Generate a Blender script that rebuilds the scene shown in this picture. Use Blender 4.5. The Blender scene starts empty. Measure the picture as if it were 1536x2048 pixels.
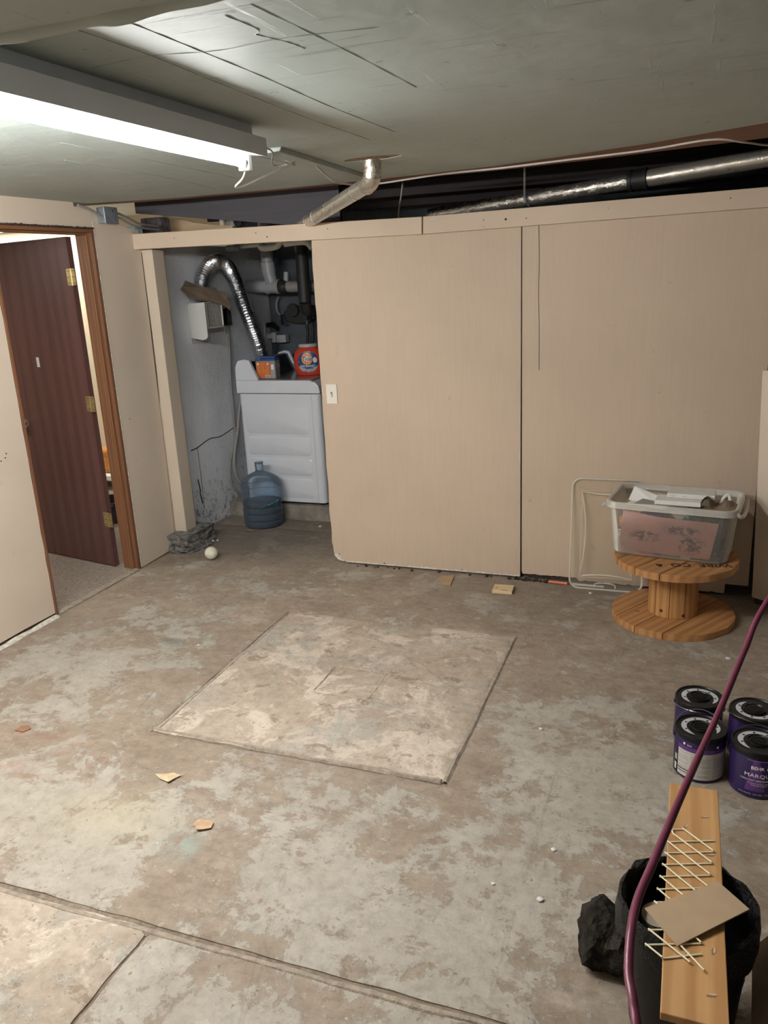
import bpy, bmesh, math, random
from mathutils import Vector, Matrix, noise as mnoise

random.seed(7)
S = bpy.context.scene
COL = S.collection
PI = math.pi
R = math.radians

# ------------------------------------------------------------------ camera
cam = bpy.data.cameras.new('camera')
cam_o = bpy.data.objects.new('camera', cam)
COL.objects.link(cam_o)
S.camera = cam_o
F_PX, YAW, PITCH, ROLL, EYE = 1595.1, 0.367775, 0.287386, 0.0491994, 1.72
cam.sensor_fit = 'VERTICAL'
cam.sensor_height = 24.0
cam.lens = F_PX / 2048 * 24.0
cam.clip_start, cam.clip_end = 0.05, 60
_f = Vector((-math.sin(YAW) * math.cos(PITCH), math.cos(YAW) * math.cos(PITCH), -math.sin(PITCH)))
_r = Vector((math.cos(YAW), math.sin(YAW), 0))
_d = _f.cross(_r)
_r2 = math.cos(ROLL) * _r + math.sin(ROLL) * _d
_d2 = -math.sin(ROLL) * _r + math.cos(ROLL) * _d
m = Matrix((( _r2.x, -_d2.x, -_f.x, 0), (_r2.y, -_d2.y, -_f.y, 0), (_r2.z, -_d2.z, -_f.z, EYE), (0, 0, 0, 1)))
cam_o.matrix_world = m

# ------------------------------------------------------------------ world, lights, exposure
W = bpy.data.worlds.new('world')
S.world = W
W.use_nodes = True
W.node_tree.nodes['Background'].inputs[0].default_value = (0.5, 0.47, 0.42, 1)
W.node_tree.nodes['Background'].inputs[1].default_value = 0.02
TUBE_POWER = 165.0                       # radiance of the fluorescent tube (built below)
TUBE_COLOR = (1.0, 0.985, 0.96)
FILL_TUBE_POWER = 240.0                      # added unseen fill tube left of the frame (built below)
PANEL_POWER = 9.0                        # ceiling panel of the room beyond the door
def area(name, loc, rot, sx, sy, power, color):
    l = bpy.data.lights.new(name, 'AREA'); l.shape = 'RECTANGLE'; l.size, l.size_y = sx, sy
    l.energy = power; l.color = color
    o = bpy.data.objects.new(name, l); COL.objects.link(o); o.location = loc; o.rotation_euler = rot
    return o
area('fill_other_room', (-4.6, 3.0, 2.1), (0, 0, 0), 1.0, 0.5, 16, (1.0, 0.95, 0.88))  # unseen fill light added for the room beyond the door
S.cycles.max_bounces = 8
S.cycles.transmission_bounces = 4
S.view_settings.view_transform = 'Standard'
S.view_settings.look = 'None'
S.view_settings.gamma = 1.0
S.view_settings.use_curve_mapping = False
S.view_settings.exposure = 0.42

# ------------------------------------------------------------------ materials
def nt(name):
    m = bpy.data.materials.new(name); m.use_nodes = True
    t = m.node_tree; b = t.nodes['Principled BSDF']
    return m, t, b
class N:
    """small helper around a node tree"""
    def __init__(s, t):
        s.t = t; s.tc = t.nodes.new('ShaderNodeTexCoord')
    def coord(s, scale=(1, 1, 1), rot=(0, 0, 0), loc=(0, 0, 0), kind='Object'):
        mp = s.t.nodes.new('ShaderNodeMapping')
        mp.inputs['Scale'].default_value = scale; mp.inputs['Rotation'].default_value = rot; mp.inputs['Location'].default_value = loc
        s.t.links.new(s.tc.outputs[kind], mp.inputs[0]); return mp.outputs[0]
    def noise(s, v, scale, detail=4, rough=.55, dist=0):
        n = s.t.nodes.new('ShaderNodeTexNoise'); n.inputs['Scale'].default_value = scale
        n.inputs['Detail'].default_value = detail; n.inputs['Roughness'].default_value = rough; n.inputs['Distortion'].default_value = dist
        s.t.links.new(v, n.inputs['Vector']); return n.outputs['Fac']
    def wave(s, v, scale, dist=4, detail=2, dscale=1.0, kind='BANDS', direc='X'):
        n = s.t.nodes.new('ShaderNodeTexWave'); n.wave_type = kind
        if kind == 'BANDS': n.bands_direction = direc
        else: n.rings_direction = direc
        n.inputs['Scale'].default_value = scale; n.inputs['Distortion'].default_value = dist
        n.inputs['Detail'].default_value = detail; n.inputs['Detail Scale'].default_value = dscale
        s.t.links.new(v, n.inputs['Vector']); return n.outputs['Fac']
    def vor(s, v, scale, feat='F1'):
        n = s.t.nodes.new('ShaderNodeTexVoronoi'); n.feature = feat; n.inputs['Scale'].default_value = scale
        s.t.links.new(v, n.inputs['Vector']); return n.outputs['Distance']
    def ramp(s, fac, stops, interp='LINEAR'):
        n = s.t.nodes.new('ShaderNodeValToRGB'); n.color_ramp.interpolation = interp
        e = n.color_ramp.elements
        while len(e) < len(stops): e.new(0.5)
        for el, (p, c) in zip(e, stops):
            el.position = p; el.color = (c, c, c, 1) if not hasattr(c, '__len__') else (*c, 1)
        s.t.links.new(fac, n.inputs[0]); return n.outputs[0]
    def mix(s, fac, a, b, mode='MIX'):
        n = s.t.nodes.new('ShaderNodeMix'); n.data_type = 'RGBA'; n.blend_type = mode
        for sock, val in ((n.inputs[0], fac), (n.inputs[6], a), (n.inputs[7], b)):
            if hasattr(val, 'is_output') or isinstance(val, bpy.types.NodeSocket): s.t.links.new(val, sock)
            elif hasattr(val, '__len__'): sock.default_value = (*val, 1)
            else: sock.default_value = val
        return n.outputs[2]
    def math(s, op, a, b=0.0):
        n = s.t.nodes.new('ShaderNodeMath'); n.operation = op
        for i, val in enumerate((a, b)):
            if isinstance(val, bpy.types.NodeSocket): s.t.links.new(val, n.inputs[i])
            else: n.inputs[i].default_value = val
        return n.outputs[0]
    def blob(s, c, r, soft=1.0):
        """1 inside an ellipse on the floor plane, 0 outside"""
        v = s.coord((1 / r[0], 1 / r[1], 0.0), loc=(-c[0] / r[0], -c[1] / r[1], 0))
        n = s.t.nodes.new('ShaderNodeVectorMath'); n.operation = 'LENGTH'; s.t.links.new(v, n.inputs[0])
        return s.ramp(n.outputs['Value'], [(max(0, 1 - soft), 1.0), (1.0, 0.0)])
    def bump(s, b, h, strength=.3, dist=.01):
        n = s.t.nodes.new('ShaderNodeBump'); n.inputs['Strength'].default_value = strength; n.inputs['Distance'].default_value = dist
        s.t.links.new(h, n.inputs['Height']); s.t.links.new(n.outputs[0], b.inputs['Normal'])
def plain(name, col, rough=.5, metal=0.0, var=.12, scale=8, bump=0.0, spec=None):
    m, t, b = nt(name); n = N(t); v = n.coord()
    k = n.noise(v, scale, 5)
    lo = tuple(max(0, c * (1 - var)) for c in col); hi = tuple(min(1, c * (1 + var)) for c in col)
    t.links.new(n.ramp(k, [(.3, lo), (.7, hi)]), b.inputs['Base Color'])
    b.inputs['Roughness'].default_value = rough; b.inputs['Metallic'].default_value = metal
    if spec is not None: b.inputs['Specular IOR Level'].default_value = spec
    if bump: n.bump(b, n.noise(v, scale * 4, 4), bump, .01)
    return m
def emit(name, col, power):
    m, t, b = nt(name)
    b.inputs['Base Color'].default_value = (*col, 1)
    b.inputs['Emission Color'].default_value = (*col, 1); b.inputs['Emission Strength'].default_value = power
    return m
def wood(name, dark, light, axis='Z', rings=9, rough=.5, stretch=10, fine=60, dist=3.0, knots=False):
    m, t, b = nt(name); n = N(t)
    i = 'XYZ'.index(axis)
    sc = [1.0, 1.0, 1.0]; sc[i] = 1 / stretch
    v = n.coord(tuple(sc))
    w = n.wave(v, rings, dist, 3, 1.4, direc='X' if axis != 'X' else 'Y')
    sf = [1.0, 1.0, 1.0]; sf[i] = .03
    g = n.noise(n.coord(tuple(sf)), fine, 4, .65)
    c = n.mix(.35, n.ramp(w, [(.15, dark), (.7, light)]), n.ramp(g, [(.35, dark), (.62, light)]))
    c = n.mix(.5, c, n.ramp(n.noise(n.coord(), 3, 4), [(.35, tuple(x * .8 for x in light)), (.65, light)]), 'MULTIPLY') if knots else c
    if knots:
        kn = n.vor(n.coord((1, 1, 1)), 5.5)
        c = n.mix(n.ramp(kn, [(.04, .8), (.09, 0.0)]), c, tuple(x * .35 for x in dark))
    t.links.new(c, b.inputs['Base Color']); b.inputs['Roughness'].default_value = rough
    n.bump(b, g, .25, .003)
    return m
def clear(name, col, haze=.2, rough=.12):
    """thin clear plastic: mostly see-through, part hazy surface"""
    m, t, b = nt(name); n = N(t)
    b.inputs['Base Color'].default_value = (*col, 1); b.inputs['Roughness'].default_value = rough
    tr = t.nodes.new('ShaderNodeBsdfTransparent'); tr.inputs[0].default_value = (*[min(1, c * .15 + .85) for c in col], 1)
    fr = t.nodes.new('ShaderNodeFresnel'); fr.inputs[0].default_value = 1.45
    k = n.math('ADD', n.math('MULTIPLY', fr.outputs[0], .8), haze)
    mx = t.nodes.new('ShaderNodeMixShader')
    t.links.new(k, mx.inputs[0]); t.links.new(tr.outputs[0], mx.inputs[1]); t.links.new(b.outputs[0], mx.inputs[2])
    t.links.new(mx.outputs[0], t.nodes['Material Output'].inputs[0])
    return m

def floor_material(name, cream=0.0, paint=1.0):
    """worn concrete: bare brown-grey concrete, flaking blue-grey paint, pale scuffs, dark pits"""
    m, t, b = nt(name); n = N(t); v = n.coord()
    base = n.ramp(n.noise(v, 1.9, 8, .62, .3), [(.28, (.175, .128, .088)), (.5, (.265, .203, .148)), (.72, (.345, .275, .208))])
    base = n.mix(.5, base, n.ramp(n.noise(n.coord((1, 2.2, 1)), 7, 9, .72), [(.3, (.17, .127, .09)), (.65, (.355, .29, .225))]))
    if cream:
        base = n.mix(cream, base, n.ramp(n.noise(v, 2.6, 9, .65, .4), [(.36, (.37, .295, .225)), (.58, (.50, .42, .335))]))
        pale = n.ramp(n.noise(n.coord((1, 1, 1), loc=(3, 1, 0)), 3.6, 9, .74, .5), [(.515, 0.0), (.56, .8)])
        base = n.mix(pale, base, (.60, .52, .43))
    else:
        pale = n.ramp(n.noise(n.coord((1, 1, 1), loc=(3, 6, 0)), 2.8, 9, .74, .5), [(.55, 0.0), (.64, .6)])
        base = n.mix(pale, base, (.43, .365, .295))
    # flaking paint, thick in the front and on the right
    reg = n.math('MAXIMUM', n.math('MAXIMUM', n.blob((-.7, 1.75), (1.1, .75), .9), n.blob((-1.9, 1.65), (.9, .55), .8)), n.math('MAXIMUM', n.blob((-.25, 2.5), (.6, .8), .9), n.math('MAXIMUM', n.blob((-2.6, 2.8), (.6, 1.0), .9), n.blob((-.9, 1.15), (1.2, .4), .7))))
    pn = n.math('ADD', n.math('MULTIPLY', n.noise(n.coord((1, 1, 1), loc=(1.3, .4, 0)), 2.7, 9, .74, .35), .72), n.math('MULTIPLY', n.noise(n.coord((1, 1.2, 1), loc=(.3, 2.4, 0)), 11, 7, .75, .3), .28))
    pm = n.ramp(n.math('ADD', pn, n.math('MULTIPLY', reg, .11 * paint)), [(.545, 0.0), (.562, .80), (.70, .95)])
    pc = n.ramp(n.noise(v, 3.3, 8, .65), [(.35, (.345, .312, .257)), (.65, (.43, .40, .343))])
    film = n.ramp(n.math('ADD', pn, n.math('MULTIPLY', reg, .10 * paint)), [(.47, 0.0), (.60, .55)])
    c = n.mix(film, base, (.335, .295, .24))
    c = n.mix(n.math('MULTIPLY', pm, .92), c, pc)
    c = n.mix(.75, c, n.ramp(n.noise(v, 21, 8, .72, .2), [(.30, (.66, .64, .62)), (.5, (1, 1, 1)), (.72, (1.22, 1.22, 1.22))]), 'MULTIPLY')
    c = n.mix(n.ramp(n.noise(n.coord((1.5, 1, 1), loc=(2, 9, 0)), 16, 9, .75, .3), [(.595, 0.0), (.63, .55)]), c, (.20, .15, .105))
    c = n.mix(n.ramp(n.noise(n.coord((1, 1.6, 1), loc=(8, 3, 0)), 13, 8, .75, .3), [(.60, 0.0), (.65, .5)]), c, (.50, .455, .39))
    # brown scraped patches with ragged edges
    bm_ = n.ramp(n.noise(n.coord((1.0, 1.3, 1), loc=(5, 2, 0)), 6.5, 8, .75, .2), [(.585, 0.0), (.61, .65)])
    c = n.mix(bm_, c, (.20, .145, .098))
    # stains: rust, yellow, green
    c = n.mix(n.math('MULTIPLY', n.blob((-2.35, 2.05), (.45, .25), .9), n.ramp(n.noise(v, 9, 8, .7), [(.5, 0.0), (.6, .55)])), c, (.30, .15, .115))
    c = n.mix(n.math('MULTIPLY', n.blob((-1.75, 1.83), (.3, .18), .9), .35), c, (.46, .40, .25))
    c = n.mix(n.math('MULTIPLY', n.blob((-1.43, 1.76), (.10, .10), .8), n.ramp(n.noise(v, 9, 8, .7), [(.45, 0.0), (.55, .6)])), c, (.30, .38, .34))
    c = n.mix(n.math('MULTIPLY', n.blob((-2.35, 3.05), (.10, .06), .8), .6), c, (.10, .11, .10))
    # closet shade painted into the colour, plus a darker tone along the back wall
    dk = n.math('MAXIMUM', n.blob((-2.7, 4.75), (.9, .75), .7), n.blob((-.2, 4.3), (1.4, .75), .9))
    c = n.mix(n.math('MULTIPLY', dk, n.ramp(n.noise(v, 5, 9, .7), [(.3, .35), (.7, .75)])), c, (.135, .115, .095))
    # pits and crumbs
    c = n.mix(n.ramp(n.noise(v, 42, 4, .6), [(.66, 0.0), (.70, .65)]), c, (.12, .09, .065))
    c = n.mix(n.ramp(n.noise(n.coord(loc=(7, 7, 0)), 55, 3, .5), [(.735, 0.0), (.75, .8)]), c, (.62, .58, .52))
    # hairline cracks
    cr = n.vor(n.coord((1, 1, 1), loc=(.3, .8, 0)), .9, 'DISTANCE_TO_EDGE')
    cr = n.math('ADD', cr, n.math('MULTIPLY', n.math('SUBTRACT', n.noise(v, 6, 4, .5), .5), .05))
    t.links.new(n.mix(n.ramp(n.math('ABSOLUTE', cr), [(.0012, .22), (.003, 0.0)]), c, (.10, .08, .06)), b.inputs['Base Color'])
    rr = n.ramp(pm, [(0, .85), (1, .62)])
    t.links.new(rr, b.inputs['Roughness'])
    h = n.math('ADD', n.math('MULTIPLY', pm, .35), n.math('ADD', n.math('MULTIPLY', n.noise(v, 30, 8, .65), .8), n.math('MULTIPLY', n.noise(v, 3, 3), .8)))
    n.bump(b, h, .55, .012)
    return m
def wall_paint(name, col, grain=1.0, rough=.6, marks=.5, bump=.25):
    m, t, b = nt(name); n = N(t); v = n.coord()
    c = n.ramp(n.noise(v, 1.4, 4), [(.3, tuple(x * .93 for x in col)), (.7, tuple(min(1, x * 1.05) for x in col))])
    g = n.noise(n.coord((1, 1, .06)), 55, 4, .7)
    c = n.mix(.10 * grain, c, n.ramp(g, [(.35, tuple(x * .55 for x in col)), (.6, col)]))
    c = n.mix(n.ramp(n.noise(n.coord((1.4, 1, .9), loc=(2, 0, 4)), 11, 5, .6), [(.70, 0.0), (.74, marks)]), c, tuple(x * .72 for x in col))
    t.links.new(c, b.inputs['Base Color']); b.inputs['Roughness'].default_value = rough
    h = n.math('ADD', n.math('MULTIPLY', g, grain), n.math('MULTIPLY', n.noise(v, 14, 4), .5))
    n.bump(b, h, bump, .004)
    return m
TAN = (.555, .44, .33)
M = {}
M['floor'] = floor_material('concrete_floor')
M['slab'] = floor_material('patched_concrete', cream=.75, paint=.15)
M['grit'] = plain('groove_dirt', (.19, .148, .11), .95, var=.4, scale=60)
M['rim'] = plain('cement_rim', (.33, .275, .215), .9, var=.3, scale=40, bump=.6)
M['tan'] = wall_paint('tan_plywood_paint', TAN)
M['tan_wall'] = wall_paint('tan_wall_paint', (.66, .56, .45), grain=.12, rough=.5, bump=.10)
M['tan_board'] = wall_paint('tan_board_paint', (.60, .485, .37), grain=.2, marks=.8)
M['tan_post'] = wall_paint('tan_post_paint', (.60, .51, .40), grain=.2, marks=.8)
M['raw'] = plain('raw_ply_edge', (.46, .36, .26), .9, var=.5, scale=50)
M['white_flake'] = plain('chipped_paint', (.62, .58, .50), .8, var=.3, scale=60)
M['lath'] = plain('torn_brown_lath', (.21, .135, .09), .9, var=.5, scale=30)
M['rot'] = plain('rotten_wood', (.045, .03, .022), 1, var=.5, scale=60)
def ceiling_material():
    m, t, b = nt('grey_green_ceiling'); n = N(t); v = n.coord()
    c = n.ramp(n.noise(v, 1.5, 5), [(.3, (.32, .37, .345)), (.7, (.37, .415, .39))])
    sx = n.noise(n.coord((.35, 6, 1), rot=(0, 0, R(12))), 5, 7, .7)
    c = n.mix(n.ramp(sx, [(.59, 0.0), (.68, .55)]), c, (.25, .265, .235))
    sy = n.noise(n.coord((7, .4, 1), rot=(0, 0, R(-8)), loc=(4, 1, 0)), 4, 7, .7)
    c = n.mix(n.ramp(sy, [(.63, 0.0), (.68, .6)]), c, (.50, .525, .50))
    c = n.mix(n.ramp(n.noise(n.coord(loc=(9, 3, 0)), 17, 5, .6), [(.67, 0.0), (.70, .6)]), c, (.15, .15, .13))
    t.links.new(c, b.inputs['Base Color']); b.inputs['Roughness'].default_value = .55
    h = n.math('ADD', n.ramp(sx, [(.6, 0.0), (.7, .7)]), n.math('ADD', n.ramp(sy, [(.62, 0.0), (.7, .8)]), n.math('MULTIPLY', n.noise(v, 7, 6, .5), 1.6)))
    n.bump(b, h, .5, .006)
    return m
M['ceiling'] = ceiling_material()
def whitewash():
    m, t, b = nt('whitewashed_concrete'); n = N(t); v = n.coord()
    c = n.ramp(n.noise(v, 2.2, 6), [(.3, (.78, .81, .85)), (.7, (.86, .88, .91))])
    sep = t.nodes.new('ShaderNodeSeparateXYZ'); t.links.new(n.tc.outputs['Object'], sep.inputs[0])
    low = n.ramp(sep.outputs['Z'], [(.12, 1.0), (.62, 0.0)])
    sp = n.noise(v, 22, 8, .75)
    k = n.math('MULTIPLY', n.ramp(n.math('ADD', sp, n.math('MULTIPLY', low, .10)), [(.60, 0.0), (.68, .8)]), n.math('ADD', n.math('MULTIPLY', low, .8), .2))
    c = n.mix(k, c, (.17, .155, .135))
    t.links.new(c, b.inputs['Base Color']); b.inputs['Roughness'].default_value = .8
    n.bump(b, n.math('ADD', n.noise(v, 5, 6), n.math('MULTIPLY', sp, .6)), .6, .02)
    return m
M['whitewash'] = whitewash()
M['crack'] = plain('crack', (.03, .026, .022), 1)
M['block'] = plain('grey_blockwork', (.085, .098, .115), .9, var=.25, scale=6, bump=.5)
M['rubble'] = plain('rubble_footing', (.17, .16, .145), 1, var=.75, scale=28, bump=1.0)
M['plinth'] = plain('plinth_concrete', (.25, .225, .19), .9, var=.35, scale=14, bump=.6)
M['oak'] = wood('oak_jamb', (.13, .055, .026), (.21, .095, .046), 'Z', 16, .4, 9, 70)
M['oak_x'] = wood('oak_head', (.13, .055, .026), (.21, .095, .046), 'Y', 16, .4, 9, 70)
M['door'] = wood('dark_oak_veneer', (.075, .030, .028), (.105, .046, .043), 'Z', 3.2, .38, 9, 60, 6)
M['brass'] = plain('brass', (.50, .40, .20), .35, .85, .15, 30)
M['chrome'] = plain('chrome', (.6, .6, .6), .2, 1.0, .05)
M['carpet'] = plain('beige_carpet', (.38, .32, .265), 1, var=.35, scale=90, bump=1.0)
M['cream'] = plain('cream_wall', (.72, .62, .46), .7, var=.03, scale=2)
M['white_ceiling'] = plain('white_ceiling', (.8, .8, .76), .8, var=.03)
M['panel_light'] = emit('ceiling_panel_glow', (1.0, .99, .93), PANEL_POWER)
M['fill_tube'] = emit('added_tube_glow', TUBE_COLOR, FILL_TUBE_POWER)
M['tube'] = emit('fluorescent_tube_glow', TUBE_COLOR, TUBE_POWER)
M['fixture'] = plain('white_enamel', (.80, .81, .86), .45, var=.04)
M['lamp_cap'] = plain('lamp_socket', (.75, .75, .73), .4, var=.05)
M['strip'] = wood('red_brown_joist', (.14, .06, .038), (.24, .11, .07), 'X', 6, .7, 12, 50)
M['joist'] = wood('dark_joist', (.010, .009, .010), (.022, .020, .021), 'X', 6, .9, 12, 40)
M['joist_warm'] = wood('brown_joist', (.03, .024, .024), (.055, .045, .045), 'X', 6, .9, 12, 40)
M['haze_board'] = wood('hazed_board', (.060, .057, .066), (.105, .10, .115), 'X', 6, .9, 12, 40)  # pale haze over the dark wood is put into this grey
M['pale_wood'] = wood('pale_blocking', (.50, .36, .22), (.64, .50, .33), 'X', 7, .7, 8, 40, 5)
M['foil'] = None
def foil(name, col, rough, bump, scale, metal=1.0):
    m, t, b = nt(name); n = N(t); v = n.coord()
    b.inputs['Base Color'].default_value = (*col, 1); b.inputs['Metallic'].default_value = metal
    t.links.new(n.ramp(n.noise(v, 20, 3), [(.3, rough * .7), (.7, rough * 1.3)]), b.inputs['Roughness'])
    n.bump(b, n.noise(v, scale, 5, .65, .5), bump, .01)
    return m
M['foil'] = foil('crinkled_foil', (.64, .60, .54), .26, .8, 26, .85)
M['foil_smooth'] = foil('smooth_foil_wrap', (.58, .545, .475), .33, .3, 18, .7)
M['duct'] = foil('aluminium_duct', (.62, .64, .68), .22, .35, 40)
M['rubber'] = plain('black_rubber', (.018, .018, .018), .55, var=.3)
M['black_gloss'] = plain('black_plastic', (.004, .004, .0045), .4, var=.2, spec=.2)
M['black_matte'] = plain('black_matte', (.02, .02, .02), .6, var=.3)
M['pvc'] = plain('grey_white_pvc', (.36, .37, .39), .4, var=.08)
M['pvc_white'] = plain('white_pvc', (.78, .77, .72), .4, var=.06)
M['grey_paint'] = plain('painted_conduit', (.30, .345, .33), .5, var=.12, scale=20)
M['galv'] = plain('galvanised', (.33, .37, .42), .4, .6, .2, 25)
M['cable_white'] = plain('white_cable', (.60, .57, .52), .5, var=.08)
M['cable_grey'] = plain('grey_cable', (.28, .27, .26), .5, var=.1)
M['enamel'] = plain('white_appliance', (.70, .73, .79), .28, var=.02)
M['enamel_dark'] = plain('dark_control_panel', (.014, .015, .018), .2, var=.1)
M['vent_white'] = plain('white_vent_metal', (.66, .66, .63), .4, var=.05)
M['card'] = plain('brown_cardboard', (.36, .245, .145), .85, var=.10, scale=20)
M['card_pale'] = plain('tan_cardboard', (.40, .285, .175), .85, var=.06, scale=20)
M['card_dark'] = plain('dusky_cardboard', (.17, .122, .085), .9, var=.2, scale=12)  # box's shade put into the colour; also the torn flap's brown
M['orange_tub'] = plain('orange_label', (.62, .15, .03), .4, var=.05)
M['clear_tub'] = clear('clear_tub_plastic', (.6, .62, .62), .45)
M['blue'] = plain('blue_lid', (.03, .09, .33), .4, var=.1)
M['red'] = plain('red_orange_tub', (.66, .065, .03), .3, var=.05)
M['label_blue'] = plain('dark_blue_label', (.035, .07, .22), .35, var=.5, scale=40)
M['yellow'] = plain('yellow_ring', (.85, .47, .06), .4, var=.05)
M['orange'] = plain('orange_disc', (.83, .22, .03), .4, var=.05)
M['white'] = plain('white_print', (.80, .79, .76), .5, var=.03)
M['silver'] = plain('silver_print', (.42, .43, .45), .4, var=.1, scale=30)
M['navy'] = plain('navy_print', (.015, .03, .13), .4, var=.1)
M['ball'] = plain('felted_wool', (.76, .71, .58), 1, var=.06, scale=40, bump=.5)
M['pine_x'] = wood('pine_plank_x', (.42, .22, .085), (.62, .37, .165), 'X', 7, .6, 9, 45, 4, True)
M['pine_z'] = wood('pine_stave', (.42, .23, .085), (.66, .41, .18), 'Z', 11, .6, 9, 45, 4, True)
M['pine_y'] = wood('pine_plank_y', (.50, .29, .125), (.68, .45, .22), 'Y', 6, .55, 9, 40, 4, True)
M['block_wood'] = wood('pale_block', (.55, .39, .20), (.68, .53, .32), 'X', 10, .6, 6, 40, 4)
M['stencil'] = plain('stencil_ink', (.035, .018, .012), .8, var=.3)
M['tote'] = clear('clear_tote_plastic', (.85, .83, .78), .07, .2)
M['tote_rim'] = clear('frosted_tote_rim', (.88, .86, .80), .34, .3)
M['lid_clear'] = clear('clear_lid_plastic', (.85, .80, .70), .045, .15)
M['lid_edge'] = clear('clear_lid_edge', (.95, .90, .80), .42, .2)  # whitish edge highlight put into this paler, hazier plastic
def pink_sheet():
    m, t, b = nt('pink_floral_sheet'); n = N(t)
    v = n.coord()
    c = n.ramp(n.noise(v, 9, 4, .5), [(.35, (.70, .40, .40)), (.55, (.80, .48, .44)), (.70, (.84, .48, .38))])
    d = n.noise(v, 34, 7, .7, .6)
    sx = n.coord((1 / .11, 1, 1 / .035), loc=(.095 / .11, 0, -.10 / .035))
    def ell(cx, cz, rx, rz):
        vv = n.coord((1 / rx, 0, 1 / rz), loc=(-cx / rx, 0, -cz / rz))
        q = t.nodes.new('ShaderNodeVectorMath'); q.operation = 'LENGTH'; t.links.new(vv, q.inputs[0])
        return n.ramp(q.outputs['Value'], [(.5, 1.0), (1.0, 0.0)])
    k = n.math('MAXIMUM', ell(-.11, .10, .085, .035), n.math('MAXIMUM', ell(.06, .145, .10, .03), ell(.10, .075, .08, .055)))
    c = n.mix(n.math('MULTIPLY', k, n.ramp(d, [(.46, 0.0), (.53, .9)])), c, (.06, .055, .08))
    c = n.mix(n.math('MULTIPLY', ell(.14, .09, .07, .03), n.ramp(d, [(.36, .9), (.46, 0.0)])), c, (.62, .50, .36))
    t.links.new(c, b.inputs['Base Color']); b.inputs['Roughness'].default_value = .6
    return m
M['pink'] = pink_sheet()
M['paper'] = plain('white_paper', (.72, .71, .68), .7, var=.05)
M['kraft'] = plain('kraft_paper', (.22, .16, .105), .8, var=.15)
M['teal'] = plain('teal_wrap', (.04, .20, .23), .35, var=.4, scale=18)
M['purple_wrap'] = plain('purple_wrap', (.14, .055, .17), .35, var=.4, scale=18)
M['grey_wrap'] = plain('grey_green_wrap', (.105, .135, .14), .25, var=.5, scale=25, bump=.8)
M['tan_bottle'] = plain('amber_bottle', (.50, .23, .09), .35, var=.15)
M['mauve'] = plain('mauve_cap', (.33, .17, .16), .5, var=.1)
M['can_purple'] = plain('purple_can', (.020, .010, .062), .3, var=.12)
M['can_beam'] = plain('purple_light_beam', (.105, .035, .185), .3, var=.12)
M['can_black'] = plain('black_can_lid', (.008, .008, .009), .38, var=.2, spec=.25)
M['can_label'] = plain('can_white_label', (.55, .535, .48), .5, var=.04)
M['can_ring'] = plain('pale_lid_ring', (.50, .51, .52), .45, var=.06)
M['print_grey'] = plain('small_print', (.27, .26, .25), .6, var=.1)
M['green'] = plain('green_patch', (.36, .47, .22), .5, var=.1)
M['wire'] = plain('steel_wire', (.50, .50, .52), .25, 1.0, .05)
M['cream_wire'] = plain('cream_plastic_wire', (.76, .70, .50), .4, var=.04)
M['bag'] = plain('black_bin_bag', (.003, .003, .0035), .28, var=.2, scale=30, bump=1.0, spec=.25)
M['rock'] = plain('dark_rock', (.024, .021, .016), .95, var=.8, scale=18, bump=1.0, spec=.1)
M['hose'] = plain('maroon_hose', (.15, .028, .058), .36, var=.12, scale=6)
M['leaf'] = plain('dry_leaf', (.56, .43, .27), .7, var=.2, scale=30)
M['leaf2'] = plain('brown_leaf', (.47, .31, .19), .7, var=.2, scale=30)
M['chip'] = plain('brown_chip', (.26, .13, .08), .8, var=.2)
M['coral'] = plain('coral_plastic', (.72, .16, .07), .4, var=.1)
M['crumb'] = plain('pale_crumb', (.68, .66, .62), .9, var=.1)
M['switch'] = plain('white_switch_plate', (.74, .70, .62), .4, var=.03)
M['roll'] = plain('beige_roll', (.42, .35, .26), .8, var=.1)
M['cyan'] = plain('pale_turquoise_paint', (.33, .46, .48), .6, var=.1)
M['bark'] = plain('rough_timber', (.11, .10, .10), .95, var=.6, scale=30, bump=1.0)
M['orange_cloth'] = plain('orange_fabric', (.62, .26, .06), .9, var=.35, scale=30)
M['spot'] = plain('white_tag', (.55, .55, .56), .5)

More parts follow.
